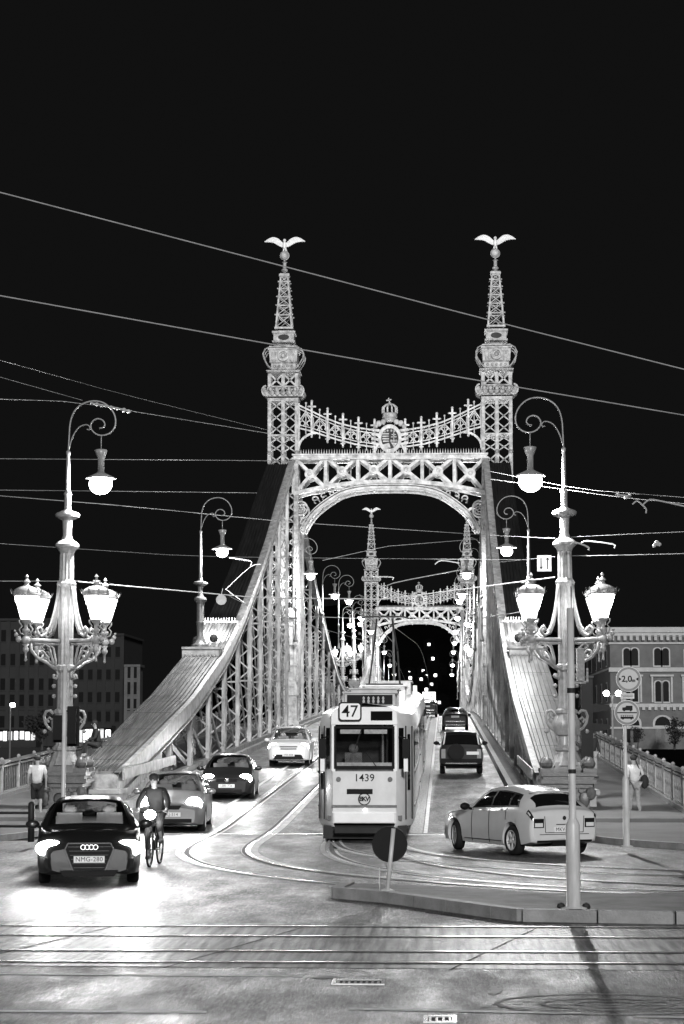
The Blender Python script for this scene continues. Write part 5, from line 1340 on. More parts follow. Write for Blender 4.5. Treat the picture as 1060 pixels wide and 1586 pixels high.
def person(label, J, top, legs, hair=HAIR, sleeve=1.0, shorts=False, loc=(0, 0, 0), rz=0, glow=None):
    """J: dict of joint positions, local, facing -Y"""
    t = thing('person', label, 'person')
    V_ = Vector; j = {k: V_(v) for k, v in J.items()}
    for s in ('l', 'r'):
        pass
    names = ['pelvis', 'waist', 'chest', 'neck', 'head0', 'head1', 'head2']
    rad = {'pelvis': (.13, .09), 'waist': (.10, .08), 'chest': (.11, .075), 'neck': .05, 'head0': .068, 'head1': .088, 'head2': .072}
    vs = [j[n] for n in names]; rs = [rad[n] for n in names]; es = [(i, i+1) for i in range(6)]
    idx = {n: i for i, n in enumerate(names)}
    for s in ('l', 'r'):
        prev = idx['chest']
        for n, r in (('sh', .045), ('el', .040), ('wr', .027), ('palm', .036)):
            vs.append(j[s+n]); rs.append(r); idx[s+n] = len(vs)-1; es.append((prev, idx[s+n])); prev = idx[s+n]
        prev = idx['pelvis']
        for n, r in (('hip', .085), ('kn', .058), ('an', .04), ('toe', .035)):
            vs.append(j[s+n]); rs.append(r); idx[s+n] = len(vs)-1; es.append((prev, idx[s+n])); prev = idx[s+n]
    roots = [0]
    for s, sg in (('l', 1), ('r', -1)):             # five separate fingers
        p, w_ = j[s+'palm'], j[s+'wr']; d = (p-w_).normalized(); side = d.cross(V_((0, 1, .2))).normalized(); dn = d.cross(side).normalized()
        for k_, (o_, L) in enumerate(((-.03, .062), (-.01, .072), (.01, .068), (.03, .052), (.042, .05))):
            b0 = p+side*o_ if k_ < 4 else p-d*.03+side*.035*sg
            dd = d if k_ < 4 else (d*.6+side*sg*.8).normalized()
            c1 = b0+dd*L*.55; c2 = c1+(dd*.7+dn*.5*(1)).normalized()*L*.5
            n0 = len(vs); vs += [b0, c1, c2]; rs += [.012, .010, .008]; es += [(n0, n0+1), (n0+1, n0+2)]; roots.append(n0)
    skin('body', SKIN, t, vs, es, rs, roots)
    # face
    hc, ht_ = j['head1'], j['head2']; up = (j['head2']-j['head0']).normalized(); f = V_(J.get('face', (0, -1, 0))).normalized(); f = (f-up*f.dot(up)).normalized(); rt = f.cross(up)
    m = MB(); m.ball(hc+f*.095-up*.01, .016, 6, (1, 1, 1.4)); 
    for s in (-1, 1): m.ball(hc+rt*s*.092-up*.0, .022, 6, (.5, 1, 1.4))
    m.build('nose_and_ears', SKIN, t)
    m = MB()
    for s in (-1, 1): m.ball(hc+f*.085+rt*s*.032+up*.018, .010, 6)
    m.bar(hc+f*.088-rt*.022-up*.045, hc+f*.088+rt*.022-up*.045, .008, .008, f); m.build('eyes_and_mouth', HAIR, t)
    m = MB(); m.ball(hc+up*.042-f*.014, .102, 12, (1, 1.08, .88)); m.build('hair', hair, t, smooth=True)
    # clothes: slightly larger skins over the same skeleton
    def sub_(nm, m_, lst, edges, rr): skin(nm, m_, t, [j[a] if isinstance(a, str) else V_(a) for a in lst], edges, rr)
    wr_l, wr_r = (j['lwr'] if sleeve > .9 else j['lsh'].lerp(j['lel'], .75)), (j['rwr'] if sleeve > .9 else j['rsh'].lerp(j['rel'], .75))
    L = ['pelvis', 'waist', 'chest', j['chest'].lerp(j['neck'], .8), 'lsh', 'lel', wr_l, 'rsh', 'rel', wr_r] if sleeve > .9 else ['pelvis', 'waist', 'chest', j['chest'].lerp(j['neck'], .8), 'lsh', wr_l, 'rsh', wr_r]
    E = [(0, 1), (1, 2), (2, 3), (2, 4), (4, 5), (5, 6), (2, 7), (7, 8), (8, 9)] if sleeve > .9 else [(0, 1), (1, 2), (2, 3), (2, 4), (4, 5), (2, 6), (6, 7)]
    RR = [(.18, .15), (.165, .14), (.195, .155), .07, .075, .058, .045, .075, .058, .045] if sleeve > .9 else [(.18, .15), (.165, .14), (.195, .155), .07, .08, .065, .08, .065]
    sub_('shirt', top, L, E, RR)
    kl, kr = (j['lan']+V_((0, 0, .05)), j['ran']+V_((0, 0, .05))) if not shorts else (j['lkn'], j['rkn'])
    if shorts: sub_('shorts', legs, ['pelvis', 'lhip', kl, 'rhip', kr], [(0, 1), (1, 2), (0, 3), (3, 4)], [(.165, .125), .105, .085, .105, .085])
    else: sub_('trousers', legs, ['pelvis', 'lhip', 'lkn', kl, 'rhip', 'rkn', kr], [(0, 1), (1, 2), (2, 3), (0, 4), (4, 5), (5, 6)], [(.165, .125), .105, .075, .06, .105, .075, .06])
    for s in ('l', 'r'):
        a, b = j[s+'an'], j[s+'toe']; m = MB(); d = (b-a); d.z = 0; d = d.normalized() if d.length > .01 else V_((0, -1, 0))
        q = V_((a.x, a.y, b.z)); m.tube([q-d*.07, q-d*.02, q+d*.08, q+d*.18, q+d*.2], [.035, .05, .048, .04, .015], 8); m.build('shoe', SHOE, t, smooth=True)
    t.location = loc; t.rotation_euler.z = rz
    return t
def stand(step=.0, H=1.75, lean=0, arms=None):
    k = H/1.75
    J = dict(pelvis=(0, 0, .95), waist=(0, 0, 1.12), chest=(0, -lean*.5, 1.34), neck=(0, -lean, 1.50), head0=(0, -.01-lean, 1.56), head1=(0, -.02-lean, 1.64), head2=(0, -.01-lean, 1.70),
             lsh=(.19, -lean*.8, 1.42), lel=(.25, .02, 1.14), lwr=(.24, -.1, .92), lpalm=(.235, -.13, .85), rsh=(-.19, -lean*.8, 1.42), rel=(-.25, .04, 1.14), rwr=(-.25, -.06, .90), rpalm=(-.25, -.08, .83),
             lhip=(.09, 0, .90), lkn=(.10, -.04-step*.5, .50), lan=(.10, .0-step, .09), ltoe=(.11, -.12-step, .04), rhip=(-.09, 0, .90), rkn=(-.10, -.04+step*.3, .50), ran=(-.10, .03+step, .10), rtoe=(-.11, -.10+step, .04))
    if arms: J.update(arms)
    return {a: tuple(k*c for c in b) for a, b in J.items()}
g_ = G(57, 1262, .13)
J = stand(.18, 1.78, .03)
person('person in a white T-shirt and dark shorts walking away along the left pavement', J, CLW, CLB, sleeve=.5, shorts=True, loc=(P(57, 1250, 60).x, 60, .14), rz=PI+.2)
J = stand(.12, 1.72, .05, dict(rel=(-.30, -.05, 1.16), rwr=(-.24, -.22, 1.02), rpalm=(-.2, -.26, .97)))
pr = person('person in a white top and light jeans with a bag, behind the right sign pole', J, CLW, CLJ, loc=(P(984, 1262, 61).x, 61, .2), rz=R(200))
m = MB(); m.ball((.0, 0, 0), .16, 10, (.8, .6, 1.3)); m.tube([(-.1, 0, .2), (-.18, .0, .45), (-.25, .05, .62)], .02, 6)
bg_ = m.build('shoulder_bag', CLB, smooth=True); bg_.location = (P(995, 1205, 61).x, 61.0, P(995, 1222, 61).z); tag(bg_, 'black shoulder bag hanging from the walker on the right pavement', 'bag')
m = MB(); m.tube([(-.17, -.12, .0), (-.22, -.15, .3), (-.2, -.1, .48)], .07, 8); 
J = stand(.05, 1.75)
person('person in a black jacket and light jeans by the right railing, behind the lamp pedestal', J, CLB, CLJ, loc=(P(918, 1188, 78).x, 78, deckz(78)+.14), rz=.4)
# seated figure on the left sheet covering
J = dict(pelvis=(0, 0, .12), waist=(0, -.02, .28), chest=(0, -.06, .50), neck=(0, -.10, .66), head0=(0, -.12, .72), head1=(0, -.14, .80), head2=(0, -.13, .86),
         lsh=(.19, -.08, .58), lel=(.27, -.15, .33), lwr=(.15, -.36, .25), lpalm=(.1, -.42, .25), rsh=(-.19, -.08, .58), rel=(-.27, -.15, .33), rwr=(-.15, -.36, .25), rpalm=(-.1, -.42, .25),
         lhip=(.09, -.03, .1), lkn=(.13, -.43, .18), lan=(.13, -.46, -.25), ltoe=(.13, -.57, -.3), rhip=(-.09, -.03, .1), rkn=(-.13, -.43, .16), ran=(-.13, -.5, -.26), rtoe=(-.13, -.6, -.31))
Ys = 69.5
person('person in dark clothes sitting on the outer edge of the left truss', J, CLB, CLB, loc=(P(152, 1150, Ys).x, Ys, chordz(Ys)+.12), rz=R(-70))

# cyclist and bicycle
cyx, cyy = P(240, 1300, 41).x, 41.0
bk = thing('bicycle', 'city bicycle with a bright front lamp beside the near black car', 'bicycle')
for nm, y in (('front', -.52), ('rear', .52)):
    m = MB(); m.tube([Vector((0, y+.33*math.cos(a), .34+.33*math.sin(a))) for a in [i*2*PI/28 for i in range(29)]], .02, 6); w_ = m.build('wheel', RUBBER, bk)
    m = MB()
    for k_ in range(14): a = k_*2*PI/14; m.bar((0, y, .34), (0, y+.31*math.cos(a), .34+.31*math.sin(a)), .005, .005, (1, 0, 0))
    m.tube([Vector((0, y+.31*math.cos(a), .34+.31*math.sin(a))) for a in [i*2*PI/28 for i in range(29)]], .008, 5); m.build('rim', CHRM, w_)
m = MB()
for a, b in (((0, -.42, .82), (0, .02, .30)), ((0, .02, .30), (0, .16, .92)), ((0, -.40, .76), (0, .14, .80)), ((0, .02, .30), (0, .52, .34)), ((0, .14, .78), (0, .52, .34))): m.tube([a, b], .018, 6)
for s in (-1, 1): m.tube([(s*.035, -.40, .66), (s*.05, -.52, .34)], .012, 6)
m.tube([(0, -.38, 1.0), (0, -.40, .66)], .018, 6); m.build('frame', DARKM, bk)
m = MB(); m.tube([(-.29, -.26, 1.04), (-.26, -.36, 1.05), (0, -.40, 1.02), (.26, -.36, 1.05), (.29, -.26, 1.04)], .014, 6); m.build('handlebar', CHRM, bk)
m = MB(); m.ball((0, .17, .95), .13, 8, (.7, 1.1, .3)); m.build('saddle', RUBBER, bk)
m = MB(); m.tube([(-.17, -.0, .14), (-.08, -.0, .14), (-.08, .02, .30), (.08, .02, .30), (.08, .04, .46), (.17, .04, .46)], .012, 6); m.build('crank', CHRM, bk)
m = MB(); m.ball((0, -.52, 1.0), .095, 10, (1.2, .7, 1)); m.build('front_lamp', emis('bike_lamp', 60), bk)
ptlight('bike_beam', (0, -.66, .98), 40, bk, .03, 'SPOT', (PI/2-R(8), 0, PI), R(70), 1)
bk.location = (cyx, cyy, 0); bk.rotation_euler.z = R(-3)
J = dict(pelvis=(0, .15, 1.02), waist=(0, .10, 1.17), chest=(0, -.04, 1.38), neck=(0, -.12, 1.53), head0=(0, -.15, 1.59), head1=(0, -.17, 1.67), head2=(0, -.15, 1.73),
         lsh=(.19, -.06, 1.45), lel=(.30, -.18, 1.22), lwr=(.28, -.28, 1.10), lpalm=(.27, -.33, 1.07), rsh=(-.19, -.06, 1.45), rel=(-.30, -.18, 1.22), rwr=(-.28, -.28, 1.10), rpalm=(-.27, -.33, 1.07),
         lhip=(.09, .13, .98), lkn=(.13, -.22, .80), lan=(.12, .05, .50), ltoe=(.12, -.07, .47), rhip=(-.09, .13, .98), rkn=(-.13, -.12, .58), ran=(-.13, .02, .20), rtoe=(-.13, -.1, .15))
J = {k: ((v[0], v[1], v[2]*1.0)) for k, v in J.items()}
person('cyclist in a dark sweater and peaked cap riding beside the near black car', J, CLD, CLG, loc=(cyx, cyy, 0), rz=R(-3))
# ---------------------------------------------------------------- poles, signs and signals
def pole(t, x, y, z0, z1, r0, r1, zc, m=GALV):
    b = MB(); b.lathe(x, y, [(r0*1.9, z0), (r0*1.9, z0+.02), (r0, z0+.04), (r0, z0+zc), (r0*.75, z0+zc+.06), (r1, z0+zc+.1), (r1, z1)], 16); return b.build('pole', m, t, smooth=True)
g_ = G(889, 1408, .14); t = thing('signal_pole', 'tall pale steel pole standing on the traffic island', 'pole', (g_.x, g_.y, .14))
pole(t, g_.x, g_.y, .14, 4.35, .10, .052, 1.16)
m = MB(); m.lathe(g_.x, g_.y, [(.055, 2.02), (.056, 2.05), (.055, 2.08)], 16); m.lathe(g_.x, g_.y, [(.06, 3.15), (.06, 3.22)], 16); m.build('collar', DARKM, t)
m = MB(); hx = g_.x+.09; m.box(hx-.0, hx+.10, g_.y-.05, g_.y+.25, 3.32, 3.78); m.bar((g_.x, g_.y, 3.30), (hx+.12, g_.y, 3.30), .04, .04); m.bar((hx+.14, g_.y, 3.30), (hx+.14, g_.y, 3.50), .03, .03); m.build('signal_head', IRON, t)
m = MB()
for a in (-.22, .22): m.ball((g_.x+a*.8, g_.y, .17), .06, 6)
m.build('anchor_bolt', DARKM, t)
# keep-right sign seen from behind, leaning
g_ = G(600, 1383, .14); t = thing('keep_right_sign', 'round traffic sign seen from its dark back, on a leaning post on the island tip', 'traffic sign', (g_.x, g_.y, .14))
top_ = Vector((g_.x+.10, g_.y, 1.12)); m = MB(); m.tube([(g_.x, g_.y, .14), top_], .035, 10); m.lathe(g_.x, g_.y, [(.12, .14), (.12, .17), (.05, .2)], 10); m.tube([(g_.x-.12, g_.y+.05, .14), (g_.x-.12, g_.y+.05, .52)], .012, 6); m.build('post', GALV, t, smooth=True)
m = MB(); dc = P(604, 1308, g_.y+.05); m.disc(dc, .27, 0, .02, 32); m.disc(dc, .275, -.012, .03, 32, .262); m.build('disc', BLACKP, t)
# two-sign post on the right
g_ = G(971, 1312, .14); t = thing('restriction_sign', 'post with a 2,0 m width limit sign above a no lorries and buses sign', 'traffic sign', (g_.x, g_.y, .14))
pole(t, g_.x, g_.y, .14, P(971, 1040, g_.y).z, .075, .04, 1.42)
RIM = mat('sign_rim', .09, .4, var=.1); FACE = mat('sign_face', .36, .5, var=.06)
def roundsign(c, r, back=.0):
    m = MB(); m.disc(c, r, -.02, .0, 36); o = m.build('sign_disc', mat('sign_edge', .5, .4), t)
    m = MB(); m.disc(c, r*.96, -.024, -.018, 36); m.build('sign_rim', RIM, o); m = MB(); m.disc(c, r*.78, -.028, -.022, 36); m.build('sign_face', FACE, o); return o
c1 = P(974, 1052, g_.y-.06); c2 = P(971.5, 1104, g_.y-.06); rs_ = .272
def TXT(nm, s_, sz, c, dx=0, dz=0): textmesh(nm, s_, sz, BLACKP, t, Matrix.Translation((c.x+dx-t.location.x, c.y-.032-t.location.y, c.z+dz-t.location.z)) @ Matrix.Rotation(PI/2, 4, 'X'), depth=.002, bold=.004)
roundsign(c1, rs_); TXT('sign_text', '2,0', .185, c1, -.04); TXT('sign_text', 'm', .10, c1, .105, -.03)
m = MB()
for s in (-1, 1): m.prism([(c1.x+s*.21, c1.z+.04), (c1.x+s*.21, c1.z-.04), (c1.x+s*.155, c1.z)], c1.y-.034, c1.y-.028)
m.build('arrowhead', BLACKP, t)
roundsign(c2, rs_)
m = MB(); m.box(c2.x-.212, c2.x+.212, c2.y-.034, c2.y-.027, c2.z-.012, c2.z+.012)
m.prism([(c2.x-.10, c2.z+.05), (c2.x+.12, c2.z+.05), (c2.x+.12, c2.z+.15), (c2.x-.02, c2.z+.15), (c2.x-.03, c2.z+.12), (c2.x-.10, c2.z+.11)], c2.y-.034, c2.y-.028)
for a in (-.06, .08): m.disc((c2.x+a, c2.y-.03, c2.z+.048), .02, -.005, .003, 10)
m.box(c2.x-.14, c2.x+.14, c2.y-.034, c2.y-.028, c2.z-.13, c2.z-.085)
for i in range(6): m.box(c2.x-.13+i*.047, c2.x-.12+i*.047, c2.y-.034, c2.y-.028, c2.z-.085, c2.z-.055)
m.box(c2.x-.14, c2.x+.14, c2.y-.034, c2.y-.028, c2.z-.058, c2.z-.050)
for a in (-.09, .09): m.disc((c2.x+a, c2.y-.03, c2.z-.13), .02, -.005, .003, 10)
m.build('pictogram', BLACKP, t)
cp = P(972, 1078, g_.y-.06); m = MB(); m.box(cp.x-.15, cp.x+.15, cp.y-.02, cp.y, cp.z-.06, cp.z+.055); m.build('supplementary_plate', mat('plate_pale', .45, .5, var=.25, scale=30), t)
m = MB(); m.box(cp.x-.13, cp.x+.12, cp.y-.024, cp.y-.019, cp.z+.01, cp.z+.022); m.box(cp.x-.1, cp.x+.12, cp.y-.024, cp.y-.019, cp.z-.025, cp.z-.012); m.build('plate_lines', DARKM, t)
# left traffic signal pole
px_ = P(98, 1245, 46).x; py = 46.0; t = thing('traffic_signal', 'slim traffic signal pole with dark lamp heads in front of the left candelabra post', 'traffic signal', (px_, py, .1))
pole(t, px_, py, .1, P(98, 1032, py).z, .07, .05, .8)
for (x0, x1, ya, yb, nm) in ((106, 119, 1098, 1152, 0), (84, 97, 1112, 1146, 1)):
    a, b = P(x0, yb, py), P(x1, ya, py); m = MB(); m.box(a.x, b.x, py-.12, py+.08, a.z, b.z); m.box(a.x-.05, b.x+.05, py+.08, py+.1, a.z-.06, b.z+.06)
    for k_ in range(3): zc = a.z+(b.z-a.z)*(k_+.5)/3; m.disc(((a.x+b.x)/2, py+.08, zc), .07, .0, .12, 12)
    m.bar((px_, py, b.z-.05), ((a.x+b.x)/2, py, b.z-.05), .04, .04); m.build('signal_head', BLACKP, t)
# right dark signal mast between the lamp post and the railing
px_ = P(909, 1180, 66).x; py = 66.0; t = thing('signal_mast', 'tall black slab column behind the right candelabra post', 'column', (px_, py, deckz(py)+.14))
a, b = P(901, 1152, py), P(918, 1050, py); m = MB(); m.box(a.x, b.x, py-.1, py+.1, deckz(py)+.14, b.z); m.build('panel', BLACKP, t)
m = MB(); m.box(a.x-.03, b.x+.03, py-.13, py+.13, b.z, b.z+.06); m.build('cap', DARKM, t)
m = MB()
for (ya, yb) in ((1090, 1104), (1120, 1134)):
    q, r_ = P(918, yb, py), P(946, ya, py); m.prism([(q.x, q.z), (q.x, r_.z), (r_.x-.05, r_.z-.04), (r_.x, (q.z+r_.z)/2), (r_.x-.05, q.z+.08)], py-.06, py+.06)
m.build('side_board', BLACKP, t)
# twin arrow sign on the span wire, round disc on the left span wire
c = P(843.5, 872.5, 70); t = thing('lane_arrow_sign', 'square white sign with one arrow down and one arrow up hanging on the wires', 'traffic sign', (c.x, c.y, c.z))
m = MB(); m.box(c.x-.24, c.x+.24, c.y, c.y+.03, c.z-.27, c.z+.27); m.build('board', mat('sign_white2', .3, .5, var=.05), t)
m = MB()
for s in (-1, 1):
    x = c.x+s*.11; m.box(x-.018, x+.018, c.y-.008, c.y-.002, c.z-.2, c.z+.2); zt = c.z+s*.2; m.prism([(x-.07, zt-s*.1), (x, zt+s*.01), (x+.07, zt-s*.1), (x, zt-s*.06)], c.y-.008, c.y-.002)
m.build('arrow', BLACKP, t)
c = P(343, 929, 75); t = thing('span_wire_disc', 'small round grey disc hanging by the left truss sheet', 'sign', (c.x, c.y, c.z)); m = MB(); m.disc(c, .19, -.02, .02, 26); m.build('disc', mat('disc_grey', .22, .6), t)
m = MB(); m.tube([c+Vector((0, 0, .19)), c+Vector((.05, 0, .42))], .012, 5); m.build('hanger', WIRE, t)
# bollard and barrier on the left pavement
bx = P(48, 1308, 47).x; t = thing('pedestrian_barrier', 'dark two-bar barrier with end post on the left pavement', 'barrier', (bx, 47, .13))
m = MB(); m.lathe(bx, 47, [(.075, .13), (.075, .98), (.05, 1.02), (.02, 1.04)], 12); m.lathe(bx-2.2, 47, [(.075, .13), (.075, .98), (.02, 1.03)], 12); m.build('post', DARKM, t, smooth=True)
m = MB(); m.tube([(bx, 47, .78), (bx-3.5, 47.0, .78)], .03, 8); m.tube([(bx, 47, .48), (bx-3.5, 47, .48)], .03, 8); m.build('bar', DARKM, t)

# ---------------------------------------------------------------- overhead wires
def wire(pts, Ya, Yb, r, label, sag=0, n=14, attach=None):
    """pts are picture points along the cable; depth runs from Ya to Yb"""
    ext = 420
    if pts[0][0] < 0: (ax_, ay_), (bx_, by_) = pts[0], pts[1]; k_ = ext/(bx_-ax_); pts = [(ax_-ext, ay_-(by_-ay_)*k_)]+pts[1:]
    if pts[-1][0] > 1060: (ax_, ay_), (bx_, by_) = pts[-2], pts[-1]; k_ = ext/(bx_-ax_); pts = pts[:-1]+[(bx_+ext, by_+(by_-ay_)*k_)]
    xs = [p[0] for p in pts]; q = []
    for i in range(n+1):
        x = xs[0]+(xs[-1]-xs[0])*i/n; y = float(np.interp(x, xs, [p[1] for p in pts])); Y = Ya+(Yb-Ya)*i/n; q.append(P(x, y, Y))
    m = MB(); m.tube(q, r*.75, 5); o = m.build('overhead_wire', WIRE); return tag(o, label, 'wire', 'overhead wires')
wire([(-60, 282), (450, 415), (755, 495), (1120, 587)], 30, 36, .013, 'topmost wire, crossing the whole sky just below the left bird figure')
wire([(-60, 447), (420, 533), (745, 590), (1120, 653)], 30, 38, .013, 'second wire from the top, crossing both pylons at their crown boxes')
wire([(-60, 541), (180, 608), (415, 666)], 45, 139, .012, 'thin wire falling to the left pylon, upper of the pair')
wire([(-60, 567), (128, 620)], 45, 58, .007, 'short thin wire ending at the left lamp curl')
wire([(-60, 616), (120, 622), (200, 636), (415, 671)], 50, 139, .022, 'wire with insulators running to the left pylon past the left lamp curl')
wire([(-60, 710), (300, 712.5), (456, 714)], 60, 139, .022, 'level wire just above the glowing left lamp')
wire([(-60, 758.5), (200, 761), (450, 764)], 60, 139, .022, 'level wire just below the glowing left lamp')
wire([(-60, 763), (200, 784), (440, 808), (820, 833)], 48, 140, .02, 'wire sloping gently down across the near portal arch')
wire([(-60, 838), (300, 862), (560, 865), (820, 867)], 55, 110, .011, 'thin wire crossing below the curled arm of the left truss lamp')
wire([(-60, 900), (122, 900)], 62, 62, .010, 'thin wire reaching the left candelabra post from the left')
wire([(122, 901), (200, 908), (400, 926), (600, 928), (738, 910), (860, 894)], 61.8, 61.8, .022, 'thick bright span cable between the two candelabra posts')
wire([(760, 742), (960, 770), (1120, 786)], 64, 50, .010, 'wire at right with a bracket, lower of the pair by the glowing lamp')
wire([(760, 730), (900, 758), (1120, 775)], 64, 50, .008, 'wire at right, upper of the pair by the glowing lamp')
wire([(885, 832), (960, 828), (1120, 821)], 62, 52, .010, 'wire at right leaving the lamp post above the bracket arms')
wire([(757, 829), (860, 834)], 66, 62, .010, 'short wire between the right truss and the right lamp post')
wire([(885, 861), (960, 860), (1120, 856)], 62, 52, .012, 'wire at right leaving the lamp post below the bracket arms')
wire([(760, 872), (860, 862)], 70, 62, .010, 'short wire behind the arrow sign')
wire([(760, 955), (806, 948)], 95, 62, .024, 'short bright cable left of the right lanterns')
wire([(500, 868), (600, 846), (740, 835)], 120, 135, .018, 'faint wire rising to the right inside the near arch')
wire([(480, 955), (560, 958), (745, 955)], 150, 150, .025, 'thin level span wire inside the near arch')
wire([(940, 985), (1120, 986)], 300, 300, .05, 'faint far wire above the cornice of the arcaded building')
for i, x in enumerate((-5.2, -2.0)):
    m = MB(); q = []
    for k_ in range(40):
        y = 50+k_*8; q.append((x, y, deckz(y)+5.9))
    m.tube(q, .009, 4); tag(m.build('contact_wire', WIRE), 'thin tram contact wire over the %s track' % ('left' if i == 0 else 'right'), 'wire', 'overhead wires')
def bits(name, label, pts, Y, r, cat='wire bracket', balls=()):
    m = MB(); m.tube(catmull([P(x, y, Y) for x, y in pts], 3), r, 6)
    for x, y, rr in balls: m.ball(P(x, y, Y), rr, 6)
    return tag(m.build(name, WIRE), label, cat)
bits('wire_splice', 'bright beaded clamp on the wire at the left lamp curl', [(140, 624), (165, 629), (203, 637)], 58, .03, 'splice', [(150, 626, .06), (158, 628, .05), (172, 631, .06), (182, 633, .05), (192, 635, .07), (199, 637, .06)])
bits('overhead_cantilever', 'curved bracket arm on the wires at far right', [(996, 782), (1003, 776), (1013, 774), (1060, 784)], 55, .022)
bits('overhead_cantilever', 'hooked bracket end below the curved arm at far right', [(980, 781), (987, 776), (994, 781), (1001, 788), (1001, 795)], 55, .022)
bits('overhead_cantilever', 'short bracket arm beside the right lamp post collar, nearer of the two', [(884, 843), (891, 840), (911, 847), (912, 852)], 61, .028)
bits('overhead_cantilever', 'longer bracket arm beside the right lamp post collar, farther of the two', [(901, 841), (910, 838), (950, 843), (952, 849)], 63, .026)
bits('wire_insulator', 'pale insulator hanging on a wire at far right', [(1013, 842), (1023, 844)], 60, .05, 'insulator', [(1018, 841, .08), (1014, 845, .06), (1022, 843, .06)])
bits('wire_insulator', 'pale insulator on the upper wire at far right', [(953, 766), (975, 768)], 60, .025, 'insulator', [(958, 766, .05), (970, 770, .07), (976, 767, .05)])
bits('overhead_cantilever', 'angled bracket arm reaching from the left truss over the road edge', [(355, 864), (388, 869), (388, 876)], 96, .02)
bits('overhead_cantilever', 'long angled bracket arm against the left truss chord', [(404, 874), (388, 878), (353, 910), (352, 914), (378, 933)], 98, .02)
bits('overhead_cantilever', 'bracket arm left of the far portal pylon', [(577, 893), (608, 894), (608, 898)], 200, .06)
bits('overhead_cantilever', 'curved bracket arm left of the far right pylon', [(674, 874), (684, 868), (712, 872)], 200, .06)
bits('overhead_cantilever', 'thin bracket rising to the far right pylon', [(600, 912), (610, 903), (712, 883)], 210, .05)
m = MB(); a, b = P(611, 955, 52), P(611, 1090, 52)
# trolley mast seen in front of the far portal
t = thing('catenary_mast', 'slim grey mast standing just left of the tram roof in front of the far portal', 'mast', (P(612, 1100, 150).x, 150, deckz(150)))
m = MB(); q = P(609, 952, 150); m.tube([(t.location.x, 150, deckz(150)), (q.x, 150, q.z)], [.12, .07], 8); m.build('pole', IRON, t)
m = MB(); m.tube([(q.x, 150, q.z-.2), (q.x-3.4, 150, q.z+.4)], .04, 6); m.tube([(q.x, 150, q.z-2), (q.x-2, 150, q.z+.1)], .03, 6); m.build('bracket', IRON, t)

# ---------------------------------------------------------------- buildings and far bank
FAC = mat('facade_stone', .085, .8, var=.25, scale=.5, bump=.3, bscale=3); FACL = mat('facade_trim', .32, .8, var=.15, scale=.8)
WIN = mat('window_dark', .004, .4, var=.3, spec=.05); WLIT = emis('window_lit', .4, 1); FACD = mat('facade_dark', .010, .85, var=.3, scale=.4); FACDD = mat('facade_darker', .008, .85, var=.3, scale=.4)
def zat(y, Y, x=1000): return P(x, y, Y).z
YB = 357.0
x0 = P(946, 1060, YB).x; x1 = x0+52; t = thing('arcaded_building', 'long arcaded stone building with paired arched windows on the far bank at right', 'building', (x0, YB, -.3))
zt = zat(980, YB)
m = MB(); m.box(x0, x1, YB, 455, -.3, zt); wall = m.build('wall', FAC, t)
m = MB(); m.box(x0-.5, x1, YB-.9, 455, zt, zt+.9); m.box(x0-.3, x1, YB-.6, 455, zt-.5, zt)
m.box(x0-.25, x1, YB-.3, YB, zat(995, YB)-.3, zat(995, YB)); m.box(x0-.25, x1, YB-.35, YB, zat(1036, YB)-.5, zat(1034, YB)); m.box(x0-.2, x1, YB-.25, YB, zat(1092, YB)-.4, zat(1090, YB))
m.box(x0-.2, x1, YB-.2, YB, zat(1127, YB)-.2, zat(1126, YB))
for i in range(50):
    x = x0+.2+i*1.04; m.box(x, x+.5, YB-.7, YB-.02, zat(992, YB), zt-.5)
    m.box(x-.1, x+.4, YB-.4, YB-.02, zat(1100, YB), zat(1093, YB))
for yy in np.arange(YB+1, 455, 2.2):
    m.box(x0-.4, x0-.02, float(yy), float(yy)+1.0, zat(992, YB), zt-.5)
for z_ in (zat(995, YB), zat(1034, YB), zat(1090, YB)): m.box(x0-.25, x0-.01, YB, 455, z_-.35, z_)
m.build('cornice', FACL, wall)
def archwin(cx_, yb_, zb_, zt_, w_, pane=WIN, trim=.22, par=None):
    r = w_/2; pts = [(cx_-r, zb_), (cx_-r, zt_-r)]+[(cx_-r*math.cos(a), zt_-r+r*math.sin(a)) for a in [i*PI/8 for i in range(1, 8)]]+[(cx_+r, zt_-r), (cx_+r, zb_)]
    f = MB(); f.prism([(cx_+(p[0]-cx_)*(1+trim*2/w_), (zb_ if i in (0, len(pts)-1) else p[1]+trim*.8)) for i, p in enumerate(pts)], yb_-.12, yb_-.02)
    f.box(cx_-r-trim, cx_+r+trim, yb_-.25, yb_-.03, zb_-.25, zb_); o = f.build('window', FACL, par or wall)
    g = MB(); g.prism(pts, yb_-.16, yb_-.13); g.build('pane', pane, o)
    return o
bay = 47/(FPX/YB)
for i in range(9):
    cxx = x0+P(978, 1000, YB).x-P(946, 1000, YB).x+i*bay-.0
    for s in (-.68, .68):
        archwin(cxx+s, YB, zat(1031, YB), zat(1004, YB), 1.15)
        archwin(cxx+s*.95+.0, YB, zat(1087, YB), zat(1055, YB), 1.0)
    h = MB(); h.box(cxx-2.0, cxx+2.0, YB-.5, YB-.03, zat(1048, YB), zat(1045, YB)); h.box(cxx-1.8, cxx-1.5, YB-.3, YB-.03, zat(1088, YB), zat(1048, YB)); h.box(cxx+1.5, cxx+1.8, YB-.3, YB-.03, zat(1088, YB), zat(1048, YB)); h.build('window_hood', FACL, wall)
    archwin(cxx, YB, zat(1124, YB), zat(1110, YB), 2.6, trim=.35)
    for s in (-.75, .75):
        g = MB(); g.box(cxx+s-.5, cxx+s+.5, YB-.1, YB-.02, zat(1150, YB), zat(1128, YB)); g.build('door_pane', WIN if i != 1 else mat('window_dim', .05, .3), wall)
